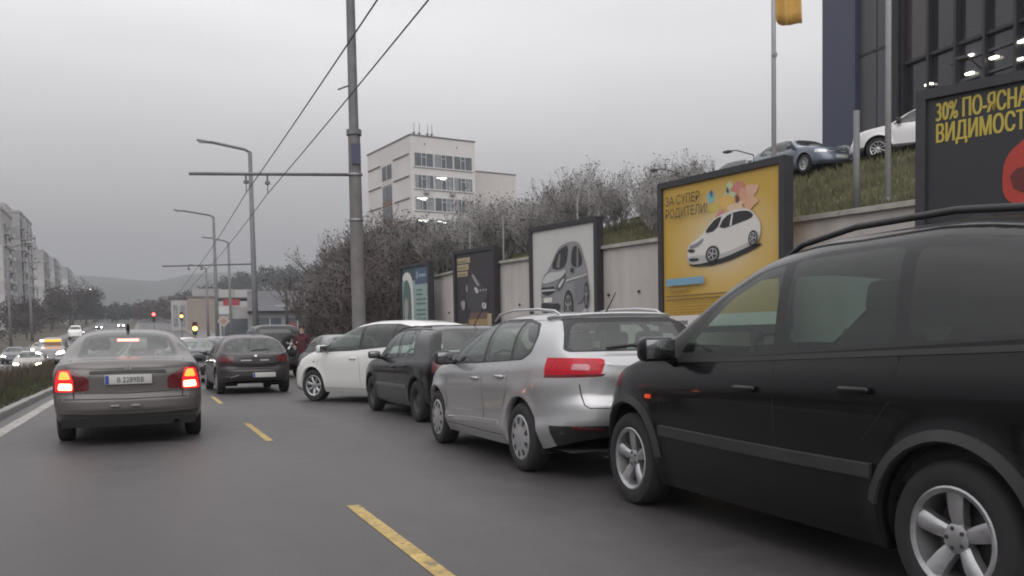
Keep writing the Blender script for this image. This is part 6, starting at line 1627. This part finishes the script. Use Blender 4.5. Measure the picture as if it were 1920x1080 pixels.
# --- queue ahead
QG = 'cars queueing ahead'
def plain(name, S, r, s, hd, body, label, group, z=None, cat='car'):
    Cc = build_car(name, S, (0, 0, 0), hd, label, cat, group, body=body, detail=False, n_wheel=18)
    l = rear_at(S, r, s, hd); Cc.root.location = (l[0], l[1], G(l[1]) if z is None else z); return Cc
C = plain('dark_saloon', SEDAN, 1.72, 29.2, R(3), P_DARK, 'dark saloon just visible left of the plum hatchback', QG); door_mirror(C, 1.45, .95, P_DARK)
plain('silver_hatchback', HATCH, 2.6, 36.5, R(3), P_GREY, 'grey hatchback queueing in front of the dark saloon', QG)
plain('sand_van', MPV, 4.0, 44.5, R(2), P_SAND, 'pale sand coloured van in the queue left of the jeep', QG)
plain('white_estate', WAGON, 2.2, 47.0, R(4), P_WHITE, 'white estate in the queue beyond the grey hatchback', QG)
plain('sand_hatchback', BOXY, 1.6, 55.5, R(5), P_SAND, 'pale boxy hatchback far down the queue', QG)
plain('grey_van', VAN, 4.2, 57.0, R(2), P_GREY, 'grey people carrier far down the right lane queue', QG)
plain('maroon_hatchback', HATCH, -.2, 66.0, R(2), P_MAROON, 'maroon hatchback far ahead, mostly hidden by the grey sedan', QG)
plain('white_van', MPV, 2.9, 70.0, R(3), P_WHITE, 'white people carrier at the head of the visible queue', QG)
# --- oncoming traffic with lights on
HLW = emit('headlamp_lit_warm', (1.0, .84, .55), 45.0); HLC = emit('headlamp_lit', (1.0, .97, .92), 40.0)
OG = 'oncoming cars with headlights on'
def lit(S, mat): return spec(S, lamps=[S['lamps'][0], (S['lamps'][1][0], S['lamps'][1][1], mat, S['lamps'][1][3])])
def oncoming(name, S, r, s, body, label, mat=HLW):
    Cc = build_car(name, lit(S, mat), (0, 0, 0), R(180), label, 'car', OG, body=body, detail=False, n_wheel=18)
    Cc.root.location = (r, s+S['L']/2, G2(s)); return Cc
C = oncoming('dim_sedan', HATCH, -6.5, 58.5, P_SAND, 'nearest oncoming car, tan with warm glaring headlights over the median')
plate(C, 'fz', 0, .45)
C = oncoming('minibus', MPV, -6.75, 75.0, P_GREY, 'oncoming minibus with an orange lit destination display behind the warm-lit car', HLC)
C.root.scale = (1.25, 1.12, 1.38)
rb = empty('destination_display', C.X((1.50, 0, 1.40)), 0, C.root)
rbox('display_amber', (.06, 1.02, .13), (.10, .10, 0), emit('display_amber', (1.0, .33, .03), 1.9), rb, .02); rbox('display_white', (.06, .24, .12), (.10, -.56, 0), emit('display_white', (1, .95, .9), 3), rb, .02)
for k, (S, r, s, b, lb) in enumerate(((HATCH, -7.9, 158, P_GREY, 'far oncoming car, leftmost pair of headlights'), (HATCH, -7.6, 190, P_GREY, 'far oncoming car with bright headlights, lower of the middle pair'), (HATCH, -10.4, 235, P_DARK, 'far oncoming car on the outer lane, highest of the headlight pairs'), (SEDAN, -5.9, 250, P_SAND, 'farthest oncoming car, rightmost pair of headlights'))):
    oncoming('oncoming_car', S if 'lamps' in S else spec(S, lamps=[HATCH['lamps'][0], HATCH['lamps'][1]]), r, s, b, lb, emit('far_headlamp', (1.0, .97, .92), 120.0))
for k, (S, r, s, b, lb) in enumerate(((HATCH, -10.2, 82, P_DARK, 'dark oncoming car on the outer lane beside the minibus'), (WAGON, -6.9, 92, P_GREY, 'grey oncoming car queued behind the minibus'), (HATCH, -10.4, 104, P_SAND, 'pale oncoming car on the outer lane behind the dark one'), (HATCH, -7.0, 118, P_MAROON, 'maroon oncoming car fourth in the inner lane'))):
    oncoming('oncoming_car', S if len(S['lamps']) == 2 else spec(S, lamps=HATCH['lamps']), r, s, b, lb, HLC)
# parked on the far left
C = plain('white_delivery_van', MPV, -10.6, 163, R(180), P_WHITE, 'tall white delivery van facing us beyond the median, left of the sedan roof', 'oncoming traffic', cat='van'); C.root.scale = (1.2, 1.2, 1.45); C.root.location.z = G2(163)
plain('parked_light_car', WAGON, -15.5, 74, R(10), P_SAND, 'pale car parked off the opposite carriageway at the left', 'cars parked at the far left', cat='car')
plain('parked_dark_car', HATCH, -14.0, 66, R(30), P_GREY, 'grey car parked at the far left edge', 'cars parked at the far left', cat='car')
# --- dealer cars in the yard
YG = 'dealer cars in the yard'
def yard(name, S, r, s, hd, body, label, z=6.605, det=True):
    Cc = build_car(name, S, (r, s, z), hd, label, 'car', YG, body=body, detail=det, n_wheel=28); return Cc
C = yard('white_crossover', CROSS, *fl_at(CROSS, 21.45, 21.4, R(42))[:2], R(42), paint('dealer_white', (.62, .62, .62), 0, .3, .05), 'white crossover in the dealer yard beside the black billboard')
door_mirror(C, 1.5, 1.10, TRIM, (.13, .2, .15), .11); handles(C, ((2.25, .92), (3.05, .96)), P_WHITE)
strip(C, 'door_seam', [(1.32, 1.05), (1.26, .7), (1.34, .46)], 'uz', .009, .0005, SEAM); strip(C, 'door_seam', [(2.48, 1.08), (2.5, .7), (2.5, .46)], 'uz', .009, .0005, SEAM)
C = yard('blue_hatchback', spec(HATCH, wheel='ten', rim=.21), 21.5, 25.0, R(178), P_BLUE, 'steel blue hatchback in the yard facing the road above the yellow billboard')
door_mirror(C, 1.45, .95, P_BLUE); plate(C, 'fz', 0, .42); strip(C, 'front_grille', [(-.42, .60), (0, .605), (.42, .60)], 'fz', .10, .006, TRIM, both=False); strip(C, 'grille_bar', [(-.40, .605), (0, .61), (.40, .605)], 'fz', .02, .012, CHR, both=False)
yard('green_saloon', HATCH, 22.8, 28.9, R(-75), P_GREEN, 'grey green car in the yard half hidden by the yellow billboard top')
yard('navy_car', HATCH, 24.0, 25.0, R(176), P_DARK, 'dark navy car in the yard between blue hatchback and white crossover', det=False)
# ------------------------------------------------------------------ the person by the jeep
def person(loc, rz, label):
    root = tag(empty('person', loc, rz), label, 'person')
    J = {'pel': (0, 0, .95), 'wst': (0, 0, 1.10), 'chs': (0, .02, 1.32), 'nek': (0, .02, 1.47), 'hdb': (0, .03, 1.56), 'hdm': (0, .05, 1.66), 'hdt': (0, .04, 1.76),
         'shL': (.17, .02, 1.40), 'elL': (.25, .03, 1.14), 'wrL': (.24, -.12, .95), 'haL': (.235, -.15, .87), 'shR': (-.17, .02, 1.40), 'elR': (-.27, .02, 1.15), 'wrR': (-.20, -.20, 1.05), 'haR': (-.16, -.27, 1.06),
         'hiL': (.095, 0, .88), 'knL': (.11, -.03, .49), 'anL': (.12, .02, .09), 'toL': (.13, -.14, .04), 'hiR': (-.095, 0, .88), 'knR': (-.11, -.02, .49), 'anR': (-.12, .03, .09), 'toR': (-.13, -.13, .04)}
    rad = {'pel': (.155, .115), 'wst': (.145, .105), 'chs': (.17, .12), 'nek': (.058, .058), 'hdb': (.068, .075), 'hdm': (.076, .095), 'hdt': (.05, .06), 'shL': (.075, .07), 'elL': (.055, .055), 'wrL': (.042, .042), 'haL': (.038, .022), 'hiL': (.095, .09), 'knL': (.065, .065), 'anL': (.05, .055), 'toL': (.045, .03)}
    E_ = [('pel', 'wst'), ('wst', 'chs'), ('chs', 'nek'), ('nek', 'hdb'), ('hdb', 'hdm'), ('hdm', 'hdt'), ('chs', 'shL'), ('shL', 'elL'), ('elL', 'wrL'), ('wrL', 'haL'), ('chs', 'shR'), ('shR', 'elR'), ('elR', 'wrR'), ('wrR', 'haR'), ('pel', 'hiL'), ('hiL', 'knL'), ('knL', 'anL'), ('anL', 'toL'), ('pel', 'hiR'), ('hiR', 'knR'), ('knR', 'anR'), ('anR', 'toR')]
    ks = list(J); me = bpy.data.meshes.new('body'); me.from_pydata([J[k] for k in ks], [(ks.index(a), ks.index(b)) for a, b in E_], [])
    o = bpy.data.objects.new('body', me); link(o, root)
    m = o.modifiers.new('skin', 'SKIN'); o.modifiers.new('sub', 'SUBSURF').levels = 2; o.modifiers['sub'].render_levels = 2
    for i, k in enumerate(ks):
        sv = me.skin_vertices[0].data[i]; sv.radius = rad.get(k, rad.get(k[:-1]+'L')); sv.use_root = (k == 'pel')
    bpy.context.view_layer.update()
    ev = o.evaluated_get(bpy.context.evaluated_depsgraph_get()); m2 = bpy.data.meshes.new_from_object(ev)
    o.modifiers.clear(); o.data = m2
    skin, jac, trs, sho, hair = simple('skin', (.42, .27, .21), .6), simple('maroon_jacket', (.065, .013, .02), .85, var=.25, scale=9), simple('dark_trousers', (.022, .022, .027), .9), simple('shoe', (.012, .012, .012), .6), simple('dark_hair', (.025, .018, .014), .8)
    m2.materials.clear()
    for mt in (skin, jac, trs, sho): m2.materials.append(mt)
    for p in m2.polygons:
        c = p.center; p.use_smooth = True
        if c.z > 1.49: p.material_index = 0
        elif abs(c.x) > .155 and c.z < .93 and c.z > .8 or (c.y < -.22 and c.z > .98): p.material_index = 0
        elif c.z > .84: p.material_index = 1
        elif c.z > .10: p.material_index = 2
        else: p.material_index = 3
    # hair cap, face, fingers
    hb = MB().lathe([(.001, .118), (.05, .108), (.082, .072), (.094, .02), (.090, -.035), (.075, -.07)], 18, 'z'); h = hb.build('hair', hair, root, smooth=True); h.location = (0, .062, 1.685)
    rbox('nose', (.026, .035, .05), (0, -.055, 1.645), skin, root, .01)
    for sx in (-1, 1):
        rbox('eye', (.022, .012, .012), (sx*.032, -.040, 1.672), hair, root, .004); rbox('ear', (.018, .04, .06), (sx*.083, .045, 1.65), skin, root, .008)
    rbox('mouth', (.045, .01, .010), (0, -.045, 1.605), simple('lips', (.25, .10, .09), .6), root, .003)
    rbox('collar', (.17, .17, .06), (0, .02, 1.475), jac, root, .03)
    for nm, b, d in (('L', Vector(J['haL']), Vector((0, -.25, -1))), ('R', Vector(J['haR']), Vector((.2, -1, -.15)))):
        d.normalize(); sd_ = d.cross(Vector((0, 0, 1)) if abs(d.z) < .8 else Vector((0, 1, 0))).normalized()
        for k, l in enumerate((.065, .078, .074, .058)):
            p0 = b+sd_*(k-1.5)*.019; MB().tube([p0, p0+d*l*.55, p0+d*l*.9+Vector((0, .012, -.012))], [.0095, .009, .007], 6).build('finger', skin, root, smooth=True)
        MB().tube([b-d*.03+sd_*.03, b+sd_*.052+d*.01, b+sd_*.05+d*.04], [.011, .010, .008], 6).build('thumb', skin, root, smooth=True)
    return root
person((4.72, 29.35, 0), R(-20), 'person in a maroon jacket standing beside the black off-roader')
# ------------------------------------------------------------------ damp hazy air
hz = MB().box((-4200, -70, -4), (4200, 3900, 165)).build('haze', None, None)
tag(hz, kind='stuff')
hm = bpy.data.materials.new('haze_air'); hm.use_nodes = True; t = hm.node_tree; t.nodes.clear()
o = t.nodes.new('ShaderNodeOutputMaterial'); v = t.nodes.new('ShaderNodeVolumePrincipled')
v.inputs['Color'].default_value = (.64, .66, .69, 1); v.inputs['Density'].default_value = HAZE_D; v.inputs['Anisotropy'].default_value = .1
t.links.new(v.outputs[0], o.inputs['Volume']); hz.data.materials.append(hm)
